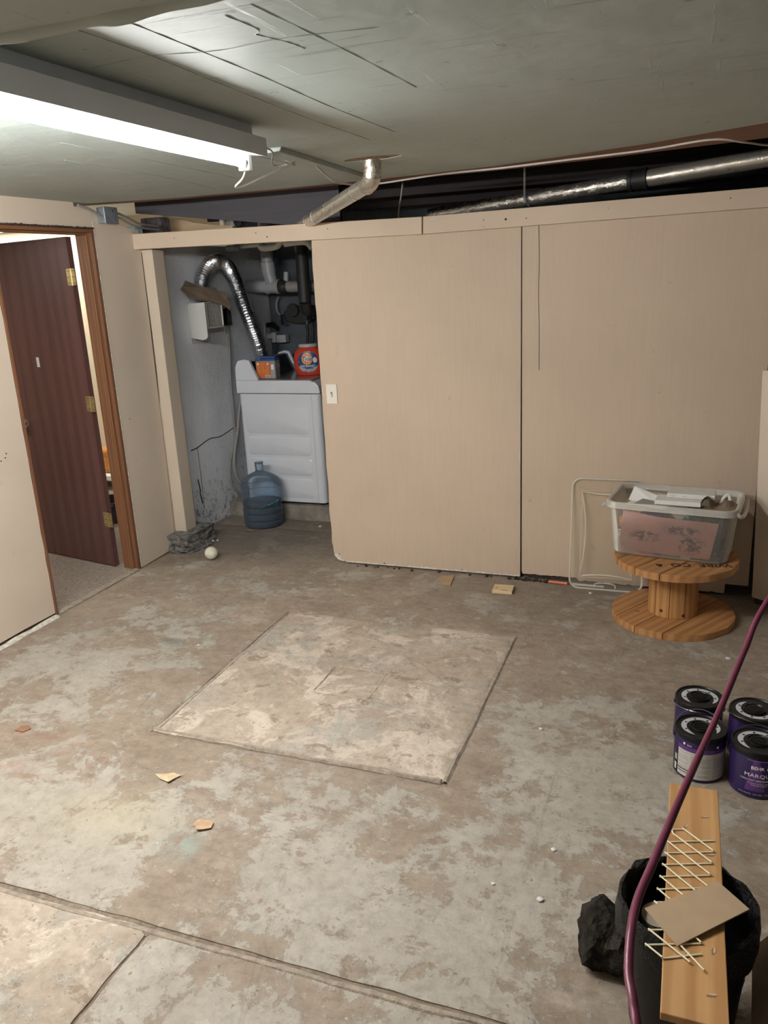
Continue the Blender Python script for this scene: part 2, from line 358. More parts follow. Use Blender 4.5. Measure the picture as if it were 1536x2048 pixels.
# ------------------------------------------------------------------ mesh helpers
class MB:
    def __init__(s): s.v = []; s.f = []
    def add(s, vs, fs):
        o = len(s.v); s.v += [tuple(v) for v in vs]; s.f += [tuple(i + o for i in f) for f in fs]; return s
    def box(s, x0, x1, y0, y1, z0, z1, mat=None):
        vs = [Vector((x, y, z)) for z in (z0, z1) for y in (y0, y1) for x in (x0, x1)]
        if mat is not None: vs = [mat @ v for v in vs]
        return s.add(vs, [(0, 2, 3, 1), (4, 5, 7, 6), (0, 1, 5, 4), (2, 6, 7, 3), (0, 4, 6, 2), (1, 3, 7, 5)])
    def bar(s, a, b, w, h, up=(0, 0, 1)):
        a, b = Vector(a), Vector(b); d = (b - a); L = d.length; d.normalize()
        sd = d.cross(Vector(up)).normalized(); u = sd.cross(d)
        mt = Matrix((( d.x, sd.x, u.x, a.x), (d.y, sd.y, u.y, a.y), (d.z, sd.z, u.z, a.z), (0, 0, 0, 1)))
        return s.box(0, L, -w / 2, w / 2, -h / 2, h / 2, mt)
    def tube(s, path, r, seg=12, caps=True, closed=False):
        P = [Vector(p) for p in path]; n = len(P); rf = r if callable(r) else (lambda i: r)
        t = []
        for i in range(n):
            a = P[(i - 1) % n] if closed or i else P[0]; b = P[(i + 1) % n] if closed or i < n - 1 else P[-1]
            t.append((b - a).normalized())
        nv = t[0].orthogonal().normalized(); vs = []
        for i in range(n):
            nv = (nv - t[i] * nv.dot(t[i]))
            nv = nv.normalized() if nv.length > 1e-6 else t[i].orthogonal().normalized()
            bn = t[i].cross(nv)
            for k in range(seg):
                a = 2 * PI * k / seg
                vs.append(P[i] + (nv * math.cos(a) + bn * math.sin(a)) * rf(i))
        fs = []
        for i in range(n if closed else n - 1):
            j = (i + 1) % n
            for k in range(seg):
                l = (k + 1) % seg
                fs.append((i * seg + k, i * seg + l, j * seg + l, j * seg + k))
        if caps and not closed:
            fs += [tuple(reversed(range(seg))), tuple(range((n - 1) * seg, n * seg))]
        return s.add(vs, fs)
    def lathe(s, prof, seg=32, c=(0, 0, 0), a0=0.0, a1=2 * PI):
        full = abs(a1 - a0 - 2 * PI) < 1e-6; m_ = seg if full else seg + 1; vs = []; fs = []
        for r_, z in prof:
            for k in range(m_):
                a = a0 + (a1 - a0) * k / seg
                vs.append((c[0] + r_ * math.cos(a), c[1] + r_ * math.sin(a), c[2] + z))
        for i in range(len(prof) - 1):
            for k in range(seg):
                l = (k + 1) % m_
                fs.append((i * m_ + k, i * m_ + l, (i + 1) * m_ + l, (i + 1) * m_ + k))
        if full:
            if prof[0][0] > 1e-6: fs.append(tuple(reversed(range(m_))))
            if prof[-1][0] > 1e-6: fs.append(tuple(range((len(prof) - 1) * m_, len(prof) * m_)))
        return s.add(vs, fs)
    def prism(s, poly, d, frame):
        """poly (u,v) list extruded by d along w; frame(u,v,w) -> xyz"""
        n = len(poly)
        vs = [frame(u, v, 0) for u, v in poly] + [frame(u, v, d) for u, v in poly]
        fs = [tuple(reversed(range(n))), tuple(range(n, 2 * n))]
        for i in range(n):
            j = (i + 1) % n; fs.append((i, j, n + j, n + i))
        return s.add(vs, fs)
    def ring(s, outer, inner, d, frame):
        n = len(outer)
        vs = [frame(*p, w) for w in (0, d) for q in (outer, inner) for p in q]
        fs = []
        for i in range(n):
            j = (i + 1) % n
            fs += [(i, n + i, n + j, j), (2 * n + i, 2 * n + j, 3 * n + j, 3 * n + i), (i, j, 2 * n + j, 2 * n + i), (n + i, 3 * n + i, 3 * n + j, n + j)]
        return s.add(vs, fs)
XY = lambda u, v, w: (u, v, w)
XZ = lambda u, v, w: (u, w, v)
YZ = lambda u, v, w: (w, u, v)
def obj(name, mb, mat, parent=None, smooth=False, bevel=0, seg=2, loc=None, rot=None):
    me = bpy.data.meshes.new(name); me.from_pydata(mb.v, [], mb.f)
    bm = bmesh.new(); bm.from_mesh(me); bmesh.ops.recalc_face_normals(bm, faces=bm.faces)
    if smooth:
        for f in bm.faces: f.smooth = True
        for e in bm.edges:
            if len(e.link_faces) == 2 and e.calc_face_angle(0) > R(38): e.smooth = False
    bm.to_mesh(me); bm.free(); me.update()
    if mat: me.materials.append(mat)
    o = bpy.data.objects.new(name, me); COL.objects.link(o)
    if parent is not None: o.parent = parent
    if loc is not None: o.location = loc
    if rot is not None: o.rotation_euler = rot
    if bevel:
        md = o.modifiers.new('bevel', 'BEVEL'); md.width = bevel; md.segments = seg; md.limit_method = 'ANGLE'; md.angle_limit = R(40)
    return o
def tag(o, label, cat, group=None, kind=None):
    o['label'] = label; o['category'] = cat
    if group: o['group'] = group
    if kind: o['kind'] = kind
    return o
def thing(name, label, cat, loc=(0, 0, 0), rot=(0, 0, 0), group=None, kind=None):
    o = bpy.data.objects.new(name, None); COL.objects.link(o); o.empty_display_size = .05
    o.location = loc; o.rotation_euler = rot if hasattr(rot, '__len__') else (0, 0, rot)
    return tag(o, label, cat, group, kind)
def struct(name, label, cat, mb=None, mat=None, **k):
    o = obj(name, mb, mat, **k) if mb else thing(name, label, cat)
    return tag(o, label, cat, kind='structure')
def spline(pts, n=8):
    """Catmull-Rom through pts"""
    P = [Vector(p) for p in pts]; P = [P[0] * 2 - P[1]] + P + [P[-1] * 2 - P[-2]]; out = []
    for i in range(1, len(P) - 2):
        for k in range(n):
            t = k / n
            out.append(.5 * ((2 * P[i]) + (P[i + 1] - P[i - 1]) * t + (2 * P[i - 1] - 5 * P[i] + 4 * P[i + 1] - P[i + 2]) * t * t + (3 * P[i] - P[i - 1] - 3 * P[i + 1] + P[i + 2]) * t ** 3))
    out.append(P[-2]); return out
def rrect(w, h, r, n=5, cx=0, cy=0):
    o = []
    for sx, sy, a0 in ((1, 1, 0), (-1, 1, 90), (-1, -1, 180), (1, -1, 270)):
        for k in range(n + 1):
            a = R(a0 + 90 * k / n); o.append((cx + sx * (w / 2 - r) + r * math.cos(a), cy + sy * (h / 2 - r) + r * math.sin(a)))
    return o
def text(name, s, size, mat, parent, fn, extrude=.0006, bold=0.0, sx=1.0, ax='CENTER'):
    """lettering mesh: flat text mapped through fn(x, y, z)"""
    cu = bpy.data.curves.new(name, 'FONT'); cu.body = s; cu.size = size; cu.extrude = extrude; cu.align_x = ax; cu.align_y = 'CENTER'; cu.offset = bold; cu.resolution_u = 2
    o = bpy.data.objects.new(name, cu); COL.objects.link(o)
    bpy.context.view_layer.update()
    me = bpy.data.meshes.new_from_object(o.evaluated_get(bpy.context.evaluated_depsgraph_get()))
    bpy.data.objects.remove(o); bpy.data.curves.remove(cu)
    for v in me.vertices: v.co = Vector(fn(v.co.x * sx, v.co.y, v.co.z))
    me.materials.clear(); me.materials.append(mat)
    q = bpy.data.objects.new(name, me); COL.objects.link(q); q.parent = parent
    return q
def fbm(x, y, z=0.0, s=1.0): return mnoise.noise(Vector((x * s, y * s, z * s)))

# ================================================================== THE SETTING
XW, YP, ZC = -3.197, 4.31, 2.187
# ---- floor: separate pours of concrete with recessed joints over a bed of dirt
def pour(x0, x1, y0, y1, step, hole=None, z=0.0, jag=.006, lip=.005, depth=.03, seed=0):
    def axis(a, b, extra):
        v = {round(a, 4), round(b, 4)}
        n = max(1, int((b - a) / step))
        v |= {round(a + (b - a) * i / n, 4) for i in range(n + 1)}
        for e in extra:
            if a < e < b: v.add(round(e, 4))
        return sorted(v)
    hx = hole[:2] if hole else (); hy = hole[2:] if hole else ()
    ex = [q for h in (x0, x1, *hx) for q in (h, h - .012, h + .012)]; ey = [q for h in (y0, y1, *hy) for q in (h, h - .012, h + .012)]
    xs, ys = axis(x0, x1, ex), axis(y0, y1, ey)
    bm = bmesh.new(); V = {}
    def edge(x, y):
        e = min(abs(x - x0), abs(x - x1), abs(y - y0), abs(y - y1))
        if hole and hole[0] - .001 <= x <= hole[1] + .001 and hole[2] - .001 <= y <= hole[3] + .001:
            e = min(e, min(abs(x - hole[0]), abs(x - hole[1]), abs(y - hole[2]), abs(y - hole[3])))
        return e < 1e-3
    for i, x in enumerate(xs):
        for j, y in enumerate(ys):
            ed = edge(x, y); dx = dy = dz = 0
            if ed:
                dx = jag * fbm(x, y, seed, 9); dy = jag * fbm(x, y, seed + 9, 9); dz = -lip * (1 + .6 * fbm(x, y, seed + 3, 6))
            V[i, j] = bm.verts.new((x + dx, y + dy, z + dz + .0012 * fbm(x, y, seed, 3)))
    for i in range(len(xs) - 1):
        for j in range(len(ys) - 1):
            cx, cy = (xs[i] + xs[i + 1]) / 2, (ys[j] + ys[j + 1]) / 2
            if hole and hole[0] < cx < hole[1] and hole[2] < cy < hole[3]: continue
            bm.faces.new((V[i, j], V[i + 1, j], V[i + 1, j + 1], V[i, j + 1]))
    bm.verts.index_update()
    loose = [v for v in bm.verts if not v.link_faces]
    bmesh.ops.delete(bm, geom=loose, context='VERTS')
    be = [e for e in bm.edges if len(e.link_faces) == 1]
    g = bmesh.ops.extrude_edge_only(bm, edges=be)['geom']
    for v in g:
        if isinstance(v, bmesh.types.BMVert): v.co.z = z - depth
    bm.verts.index_update(); bm.normal_update()
    mb = MB(); mb.add([v.co[:] for v in bm.verts], [[v.index for v in f.verts] for f in bm.faces]); bm.free()
    return mb
SQ = (-1.945, -.718, 2.32, 3.547)
floor = struct('floor', 'worn concrete floor with flaking blue-grey paint', 'floor',
               pour(XW - .02, 1.9, 1.463, 4.9, .05, hole=(SQ[0] - .008, SQ[1] + .012, SQ[2] - .010, SQ[3] + .006)), M['floor'], smooth=True)
obj('dirt_bed', MB().box(XW - .02, 1.9, -1.6, 4.9, -.08, -.008), M['grit'], floor)
obj('closet_slab', pour(XW - .06, 1.9, 4.905, 6.02, .12, seed=5), M['floor'], floor, smooth=True)
sq = obj('square_slab', pour(SQ[0], SQ[1], SQ[2], SQ[3], .045, hole=(-1.432, -1.200, 2.781, 3.021), z=.003, seed=1), M['slab'], floor, smooth=True)
obj('drain_patch', pour(-1.440, -1.192, 2.773, 3.029, .03, z=.0015, seed=2, jag=.004, lip=.004), M['slab'], floor, smooth=True)
for a, b_ in (((-1.188, 3.02), (-1.186, 2.775)), ((-1.43, 2.768), (-1.20, 2.772)), ((-1.444, 2.79), (-1.446, 3.0)), ((-1.43, 3.034), (-1.2, 3.032))):
    obj('patch_joint', MB().tube(spline([(a[0], a[1], .0022), ((a[0] + b_[0]) / 2 + .004, (a[1] + b_[1]) / 2 + .003, .0018), (b_[0], b_[1], .0022)], 6), lambda i: .0028 + .0012 * math.sin(i * 1.9), 6), M['rim'], floor, smooth=True)
obj('front_slab', pour(-1.316, 1.9, -1.5, 1.443, .06, seed=3, jag=.012), M['floor'], floor, smooth=True)
obj('front_slab', pour(XW - .02, -1.326, -1.5, 1.443, .06, seed=4, jag=.012, z=.002), M['slab'], floor, smooth=True)
def ridge(pts, w, h, seed):                 # crumbly cement fillet along a joint
    P = spline(pts, 14); mb = MB(); vs = []; fs = []
    for i, p in enumerate(P):
        t = (P[min(i + 1, len(P) - 1)] - P[max(i - 1, 0)]).normalized(); s_ = Vector((-t.y, t.x, 0))
        ww = w * (1 + .5 * fbm(p.x, p.y, seed, 14)); hh = h * (1 + .7 * fbm(p.x, p.y, seed + 4, 20))
        p = p + s_ * .006 * fbm(p.x, p.y, seed + 8, 5)
        for k, (a, b) in enumerate(((-.5, -.006), (-.25, hh * .8), (.1, hh), (.5, -.006))):
            vs.append(p + s_ * ww * a + Vector((0, 0, b)))
    for i in range(len(P) - 1):
        for k in range(3): fs.append((4 * i + k, 4 * i + k + 1, 4 * i + k + 5, 4 * i + k + 4))
    return MB().add(vs, fs)
obj('cement_ridge', ridge([(SQ[1] + .012, 3.54, 0), (SQ[1] + .008, 3.1, 0), (SQ[1] + .006, 2.7, 0), (SQ[1] + .004, 2.32, 0)], .030, .006, 1), M['rim'], floor, smooth=True)
obj('cement_ridge', ridge([(SQ[0] + .02, 3.53, 0), (SQ[0] + .015, 3.0, 0), (SQ[0] + .02, 2.34, 0)], .024, .005, 2), M['rim'], floor, smooth=True)
obj('cement_ridge', ridge([(SQ[0], 2.335, 0), (-1.4, 2.33, 0), (-.73, 2.325, 0)], .024, .005, 3), M['rim'], floor, smooth=True)
obj('cement_ridge', ridge([(-3.1, 1.432, 0), (-2.2, 1.43, 0), (-1.3, 1.433, 0), (-.6, 1.44, 0), (.3, 1.45, 0)], .028, .005, 4), M['rim'], floor, smooth=True)
obj('cement_ridge', ridge([(XW + .01, 1.5, 0), (XW + .012, 2.3, 0), (XW + .012, 3.16, 0)], .05, .012, 6), M['white_flake'], floor, smooth=True)

# ---- left wall with the doorway
TH = XW - .113
wl = struct('wall_left', 'smooth tan painted wall with a doorway', 'wall')
def ragged(n, a, b, amp, seed):
    return [(a + (b - a) * i / n, amp * (1 + fbm(i * .37, seed, 0, 3.1))) for i in range(n + 1)]
pts = [(y, .012 + q) for y, q in ragged(40, -1.5, 3.165, .008, 3)] + [(3.165 + .004 * fbm(z, 0, 5, 14), z) for z in [i * .08 for i in range(1, 26)]] + [(3.165, ZC), (-1.5, ZC)]
obj('wall_section', MB().prism(pts, XW - TH, lambda u, v, w: (TH + w, u, v)), M['tan_wall'], wl)
pts = [(3.165, 2.055)] + [(3.165 + .765 * i / 30, 2.056 + .007 * fbm(i, 1, 2, .9)) for i in range(1, 31)] + [(3.93, 2.16), (3.80, 2.165), (3.795, ZC), (3.165, ZC)]
obj('wall_section', MB().prism(pts, XW - TH, lambda u, v, w: (TH + w, u, v)), M['tan_wall'], wl)
pts = [(3.934, .005), (4.318, .012), (4.326, .5), (4.332, 1.1), (4.344, 1.6), (4.346, 2.06), (4.21, 2.075), (4.1, 2.085), (3.95, 2.155), (3.934, 2.16)]
obj('wall_section', MB().prism(pts, XW - TH, lambda u, v, w: (TH + w, u, v)), M['tan_wall'], wl)
obj('drywall_bead', MB().box(XW - .004, XW + .003, 3.9305, 3.936, .01, 2.09), M['white_flake'], wl)
for (y, z) in ((3.02, .93), (3.03, .95), (2.99, .92), (4.02, .95), (3.0, 1.2)):
    obj('nail_dimple', MB().lathe([(0, .0015), (.004, .001), (.004, -.004)], 8), M['rot'], wl, loc=(XW, y, z), rot=(0, PI / 2, 0))
# ---- doorway frame
fr = struct('trim_1', 'red-brown oak door frame round the open doorway', 'door frame')
obj('jamb', MB().box(TH, XW + .002, 3.907, 3.930, 0, 2.05), M['oak'], fr, bevel=.002)
obj('jamb', MB().box(TH, XW + .004, 3.168, 3.186, 0, 2.05), M['oak'], fr, bevel=.002)
obj('head_jamb', MB().box(TH, XW + .003, 3.168, 3.93, 2.032, 2.052), M['oak_x'], fr, bevel=.002)
obj('door_stop', MB().box(-3.262, -3.226, 3.896, 3.907, 0, 2.032), M['oak'], fr, bevel=.002)
obj('door_stop', MB().box(-3.262, -3.226, 3.186, 3.197, 0, 2.032), M['oak'], fr, bevel=.002)
obj('head_stop', MB().box(-3.262, -3.226, 3.197, 3.896, 2.021, 2.032), M['oak_x'], fr, bevel=.002)
obj('splintered_edge', MB().prism([(3.17, 2.053)] + [(3.17 + .76 * i / 70, 2.0575 + .007 * abs(fbm(i, 3, 0, .77)) + .003 * random.random()) for i in range(71)] + [(3.93, 2.053)], .008, lambda u, v, w: (XW + w, u, v)), M['rot'], fr)
# ---- the door, opened into the next room
dr = tag(bpy.data.objects.new('door_1', None), 'dark red-brown flush wooden door standing open on brass hinges', 'door', kind='structure')
COL.objects.link(dr); dr.location = (-3.372, 3.899, 0); dr.rotation_euler = (0, 0, R(-11))
obj('door_leaf', MB().box(-.712, 0, 0, .035, .012, 2.022), M['door'], dr, bevel=.002)
kb = obj('door_knob', MB().lathe([(0, .062), (.018, .060), (.026, .050), (.027, .040), (.018, .030), (.011, .024), (.011, .010), (.028, .006), (.030, 0)], 20), M['chrome'], dr, smooth=True, loc=(-.675, 0, .905), rot=(PI / 2, 0, 0))
kb['label'] = 'chrome door knob'
tg = obj('paper_tag', MB().box(-.452, -.425, -.0015, 0, 1.275, 1.335), M['spot'], dr); tg['label'] = 'small pale tag stuck to the door'
for z in (1.80, 1.06, .325):
    h = obj('hinge', MB().prism(rrect(.036, .094, .008, 3, -.020, z), .002, lambda u, v, w: (u, -w - .0005, v)), M['brass'], dr)
    h['label'] = 'brass hinge'
    obj('hinge_leaf', MB().prism(rrect(.036, .094, .008, 3, .024, z), .002, lambda u, v, w: (u, -w - .0005 - .1 * (u - .006), v)), M['brass'], h)
    obj('hinge_knuckle', MB().tube([(.004, -.004, z - .048), (.004, -.004, z + .048)], .0055, 10), M['brass'], h, smooth=True)
    sc = MB()
    for u in (-.028, -.014, .018, .032):
        for dz in (-.034, 0, .034): sc.lathe([(0, .001), (.003, .0005), (.003, 0)], 6, (0, 0, 0)); [sc.v.__setitem__(-1 - k, (u + sc.v[-1 - k][0], -.0025 - sc.v[-1 - k][2] - .1 * max(0, u), z + dz + sc.v[-1 - k][1])) for k in range(18)]
    so = obj('screws', sc, M['rot'], h); so['kind'] = 'stuff'
# ---- the room beyond the door
tag(obj('carpet', MB().box(-7, XW - .02, 1.2, 5.9, -.05, .004), M['carpet']), 'beige carpet seen through the doorway', 'carpet', kind='structure')
struct('trim_2', 'narrow cement threshold between carpet and concrete', 'threshold', MB().prism([(3.19 + .715 * i / 20, XW + .012 + .007 * fbm(i, 0, 0, .8)) for i in range(21)] + [(3.905, XW - .03), (3.19, XW - .03)], .012, lambda u, v, w: (v, u, -.004 + w)), M['rim'])
struct('wall_beyond', 'cream wall of the lit room beyond the door', 'wall', MB().box(-7, -3.45, 5.90, 5.975, 0, 2.4), M['cream'])
struct('wall_far_left', 'cream side wall deep in the next room', 'wall', MB().box(-7.1, -7, 1.2, 5.9, 0, 2.4), M['cream'])
struct('wall_near_left', 'cream near wall of the next room', 'wall', MB().box(-7, TH, 1.1, 1.2, 0, 2.4), M['cream'])
struct('ceiling_beyond', 'white ceiling of the room beyond the door', 'ceiling', MB().box(-7.1, TH, 1.1, 5.975, 2.30, 2.36), M['white_ceiling'])
t_ = thing('ceiling_light', 'glowing white ceiling panel glimpsed above the open door', 'light', (-5.62, 5.45, 2.30))
obj('diffuser', MB().box(-.75, .75, -.35, .35, -.05, -.03), M['panel_light'], t_)
obj('frame', MB().ring([(-.78, -.38), (.78, -.38), (.78, .38), (-.78, .38)], [(-.75, -.35), (.75, -.35), (.75, .35), (-.75, .35)], .055, lambda u, v, w: (u, v, -w)), M['fixture'], t_)
tag(obj('low_bench', MB().box(-.3, .3, -.15, .15, .09, .13).box(-.28, -.24, -.13, .13, 0, .09).box(.24, .28, -.13, .13, 0, .09), M['white_ceiling'], loc=(-4.90, 5.72, .005)), 'white low bench under the orange cushion beyond the door', 'bench')
t_ = tag(obj('cushion', MB().prism(rrect(.34, .22, .06, 4), .12, lambda u, v, w: (u, w, v)), M['orange_cloth'], bevel=.03, seg=3, loc=(-4.90, 5.66, .247)), 'orange patterned cushion glimpsed behind the open door', 'cushion')
tag(obj('storage_crate', MB().ring(rrect(.3, .3, .03), rrect(.28, .28, .02), .16, XY).box(-.14, .14, -.14, .14, 0, .01).tube([(-.13, -.155, .14), (.13, -.155, .14)], .01, 8), M['black_matte'], loc=(-4.19, 4.80, .004), rot=(0, 0, .4)), 'black crate on the carpet glimpsed through the hinge gap', 'crate')

# ---- partition of painted plywood sheets
pt = struct('wall_back', 'tan painted plywood partition of wide upright sheets', 'wall')
def sheet(name, pts, y=YP, th=.014):
    return obj(name, MB().prism(pts, th, lambda u, v, w: (u, y + w, v)), M['tan'], pt)
b1 = [(-2.020 + .006 * fbm(z, 2, 0, 7), z) for z in [1.95 - i * .06 for i in range(31)]]
b1 += [(-2.018, .125), (-2.004, .10), (-2.010, .082), (-1.985, .060), (-1.972, .066), (-1.962, .036), (-1.945, .020)]
b1 += [(-1.93 + 1.095 * i / 60, .010 + .005 * abs(fbm(i, 4, 0, 2.3)) + (.018 if i in (14, 41) else 0)) for i in range(61)]
b1 += [(-.832, 1.95)]
sheet('plywood_sheet', b1)
b2 = [(-.826, 1.95), (-.826, .045)] + [(-.82 + 1.07 * i / 60, (.030 if i < 18 else .014) + .012 * abs(fbm(i, 8, 0, 2.3))) for i in range(61)] + [(.257, .016), (.258, .068), (.37, .066), (.372, 1.95)]
sheet('plywood_sheet', b2)
sheet('plywood_sheet', [(.392, .01), (1.6, .01), (1.6, 1.95), (.392, 1.95)])
obj('chipped_corner', MB().prism([(-2.016, .115), (-2.0, .095), (-2.006, .08), (-1.975, .055), (-1.955, .03), (-1.945, .012), (-1.985, .022), (-2.01, .05)], .010, lambda u, v, w: (u, YP + .003 + w, v)), M['white_flake'], pt)
obj('bare_edge', MB().prism([(-1.93 + 1.09 * i / 40, .012) for i in range(41)] + [(-.84 - 1.09 * i / 40, .021 + .006 * fbm(i, 6, 0, 1.7)) for i in range(41)], .002, lambda u, v, w: (u, YP - .0012 + w, v)), M['white_flake'], pt)
obj('raw_batten', MB().prism([(-.79, .005), (.24, .005), (.24, .05), (-.79, .05)], .01, lambda u, v, w: (u, YP + .015 + w, v)), M['rot'], pt)
obj('seam_crack', MB().tube(spline([(-.742, YP - .0005, 1.93), (-.738, YP - .0005, 1.75), (-.741, YP - .0005, 1.6), (-.736, YP - .0005, 1.42), (-.735, YP - .0005, 1.2)], 6), .0016, 5), M['rot'], pt)
for (x, z) in ((-.35, 1.42), (-.12, 1.08), (-.50, .56), (-.78, .47), (.20, .62), (.19, .625), (-1.2, 1.75), (-1.62, .9), (-1.9, 1.3), (-.1, 1.62), (-.02, .97), (-.55, .3), (-1.05, .28), (.1, .98)):
    pts = spline([(x + .008 * math.cos(a) * random.uniform(.6, 1.2), YP - .0006, z + .008 * math.sin(a) * random.uniform(.6, 1.2)) for a in (0, 1.3, 2.6, 3.9)], 5)
    obj('knot_mark', MB().tube(pts, .0013, 5), M['raw'], pt)
db = MB()
for i in range(46):
    x = random.gauss(-.76, .06) if i < 34 else random.uniform(-1.9, -.85); s_ = random.uniform(.004, .011)
    db.box(-s_, s_, -s_ * .6, s_ * .6, 0, s_ * random.uniform(.6, 1.6), Matrix.Translation((x, YP - .012 - random.random() * .02, .001)) @ Matrix.Rotation(random.random() * 3, 4, 'Z'))
tag(obj('rotten_crumbs', db, M['rot']), 'dark rotten wood crumbs along the foot of the plywood', 'debris', kind='stuff')
# header boards over the partition
hb = struct('trim_3', 'pair of tan boards capping the plywood partition', 'board')
def hboard(p, mat):
    return obj('header_board', MB().prism(p, .035, lambda u, v, w: (u, YP - .03 + w, v)), mat, hb, bevel=.0025)
hboard([(-3.235, 1.947), (-1.357, 1.923), (-1.353, 2.011), (-3.225, 2.036)], M['tan_board'])
hboard([(-1.350, 1.923), (1.6, 1.953), (1.6, 2.040), (-1.347, 2.011)], M['tan_board'])
for (x, z, r_) in ((-.905, 1.968, .006), (-1.02, 1.973, .003), (-.80, 1.966, .003), (-1.02, 1.94, .002), (-2.35, 1.99, .003), (-2.28, 1.965, .004), (-1.9, 1.985, .003), (-2.9, 1.995, .003), (.15, 1.99, .003), (-.4, 1.985, .002)):
    obj('nail_hole', MB().lathe([(0, .0008), (r_, .0008), (r_, -.003)], 10), M['rot'], hb, loc=(x, YP - .03, z), rot=(PI / 2, 0, 0))
# light switch on the first sheet
t_ = thing('light_switch', 'white toggle light switch on the edge of the plywood', 'switch', (-1.953, YP, 1.066))
obj('switch_plate', MB().box(-.035, .035, -.0065, 0, -.0585, .0585), M['switch'], t_, bevel=.004)
obj('toggle', MB().box(-.0045, .0045, -.017, -.006, -.012, .004, Matrix.Rotation(R(18), 4, 'X')), M['switch'], t_, bevel=.002)
obj('toggle_slot', MB().box(-.0065, .0065, -.0072, -.006, -.0135, .0135), M['print_grey'], t_)
# ---- post and its crumbled footing
post = struct('trim_4', 'tan wooden corner post on a crumbled concrete footing', 'post')
obj('post_board', MB().box(-3.222, -3.120, 4.350, 4.470, .10, 1.945), M['tan_post'], post, bevel=.004)
obj('batten', MB().box(-3.215, -3.132, 4.4705, 4.492, .105, 1.945), M['tan_post'], post, bevel=.003)
obj('split', MB().prism([(4.345, 1.93), (4.348, 1.93), (4.348, 1.7), (4.349, 1.45), (4.345, 1.2), (4.338, 1.0)], .002, lambda u, v, w: (XW - .0015 + w + .002, u, v)), M['crack'], post)
def lump(rx, ry, rz, sub=3, amp=.3, fr_=2.2, seed=0, flat=True):
    bm = bmesh.new(); bmesh.ops.create_icosphere(bm, subdivisions=sub, radius=1)
    for v in bm.verts:
        d = 1 + amp * fbm(v.co.x, v.co.y, v.co.z + seed, fr_) + amp * .45 * fbm(v.co.x, v.co.y, v.co.z + seed + 7, fr_ * 2.6) + amp * .22 * fbm(v.co.x, v.co.y, v.co.z + seed + 3, fr_ * 6)
        p = v.co * d; p = Vector((p.x * rx, p.y * ry, p.z * rz))
        if flat: p.z = max(p.z, -.72 * rz) + .72 * rz
        v.co = p
    bm.verts.index_update(); mb = MB().add([v.co[:] for v in bm.verts], [[v.index for v in f.verts] for f in bm.faces]); bm.free(); return mb
def footing():
    bm = bmesh.new(); bmesh.ops.create_cube(bm, size=1); bmesh.ops.subdivide_edges(bm, edges=bm.edges[:], cuts=9, use_grid_fill=True)
    for v in bm.verts:
        p = v.co; k = .016 + .02 * (p.z < .3)
        q = Vector((p.x * .17, p.y * .33, p.z * .125))
        if p.z < .1 and p.x > 0: q.x += .025 * (-p.z + .1)
        q += Vector((fbm(p.x, p.y, p.z, 5.1), fbm(p.y, p.z, p.x + 3, 5.3), .35 * fbm(p.z, p.x, p.y + 9, 6))) * k
        v.co = q
    bm.verts.index_update(); mb = MB().add([v.co[:] for v in bm.verts], [[v.index for v in f.verts] for f in bm.faces]); bm.free(); return mb
obj('footing', footing(), M['rubble'], post, loc=(-3.122, 4.40, .058))
for i in range(14):
    a = random.random() * 6.28
    obj('pebble', lump(.006 + random.random() * .007, .007, .006, 1, .4, 2, i), M['crumb' if i % 3 == 0 else 'rubble'], post, loc=(-3.03 + random.uniform(-.02, .05), 4.27 + random.random() * .24, random.uniform(.0, .02)))
# ---- laundry closet shell
struct('wall_closet', 'whitewashed concrete side wall of the laundry nook', 'wall', MB().box(-3.42, -3.25, 4.50, 6.02, -.02, 1.985), M['whitewash'])
tag(obj('trim_5', MB().tube(spline([(-3.249, 4.70, .60), (-3.249, 4.78, .605), (-3.249, 4.95, .635), (-3.249, 5.1, .625), (-3.249, 5.34, .66)], 5), lambda i: .0045 - .0001 * i, 5).tube(spline([(-3.249, 4.74, .38), (-3.249, 4.755, .3), (-3.249, 4.75, .27), (-3.249, 4.765, .2)], 4), .005, 5).tube(spline([(-3.249, 4.78, .605), (-3.249, 4.785, .4), (-3.249, 4.78, .15)], 4), .0018, 5), M['crack']), 'dark cracks across the whitewashed closet wall', 'crack', kind='structure')
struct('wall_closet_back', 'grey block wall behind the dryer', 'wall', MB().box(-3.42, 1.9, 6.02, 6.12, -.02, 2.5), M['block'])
struct('wall_room_right', 'unseen dark wall closing the room on the far right', 'wall', MB().box(1.9, 2.0, -1.6, 6.12, -.02, 2.5), M['block'])  # unseen wall, made dark to cut bounce light on the right
struct('wall_room_near', 'plain tan wall behind the viewer', 'wall', MB().box(-3.31, 2.0, -1.7, -1.6, -.02, 2.5), M['tan_wall'])
pl = MB()
bm_pts = [(-3.25, 5.12), (-3.1, 5.105), (-2.9, 5.11), (-2.6, 5.105), (-2.3, 5.11), (-1.4, 5.11), (-1.4, 6.02), (-3.25, 6.02)]
pl.prism(bm_pts, .118, lambda u, v, w: (u, v, -.005 + w))
struct('trim_6', 'low grey concrete plinth under the dryer', 'plinth', pl, M['plinth'], bevel=.008)

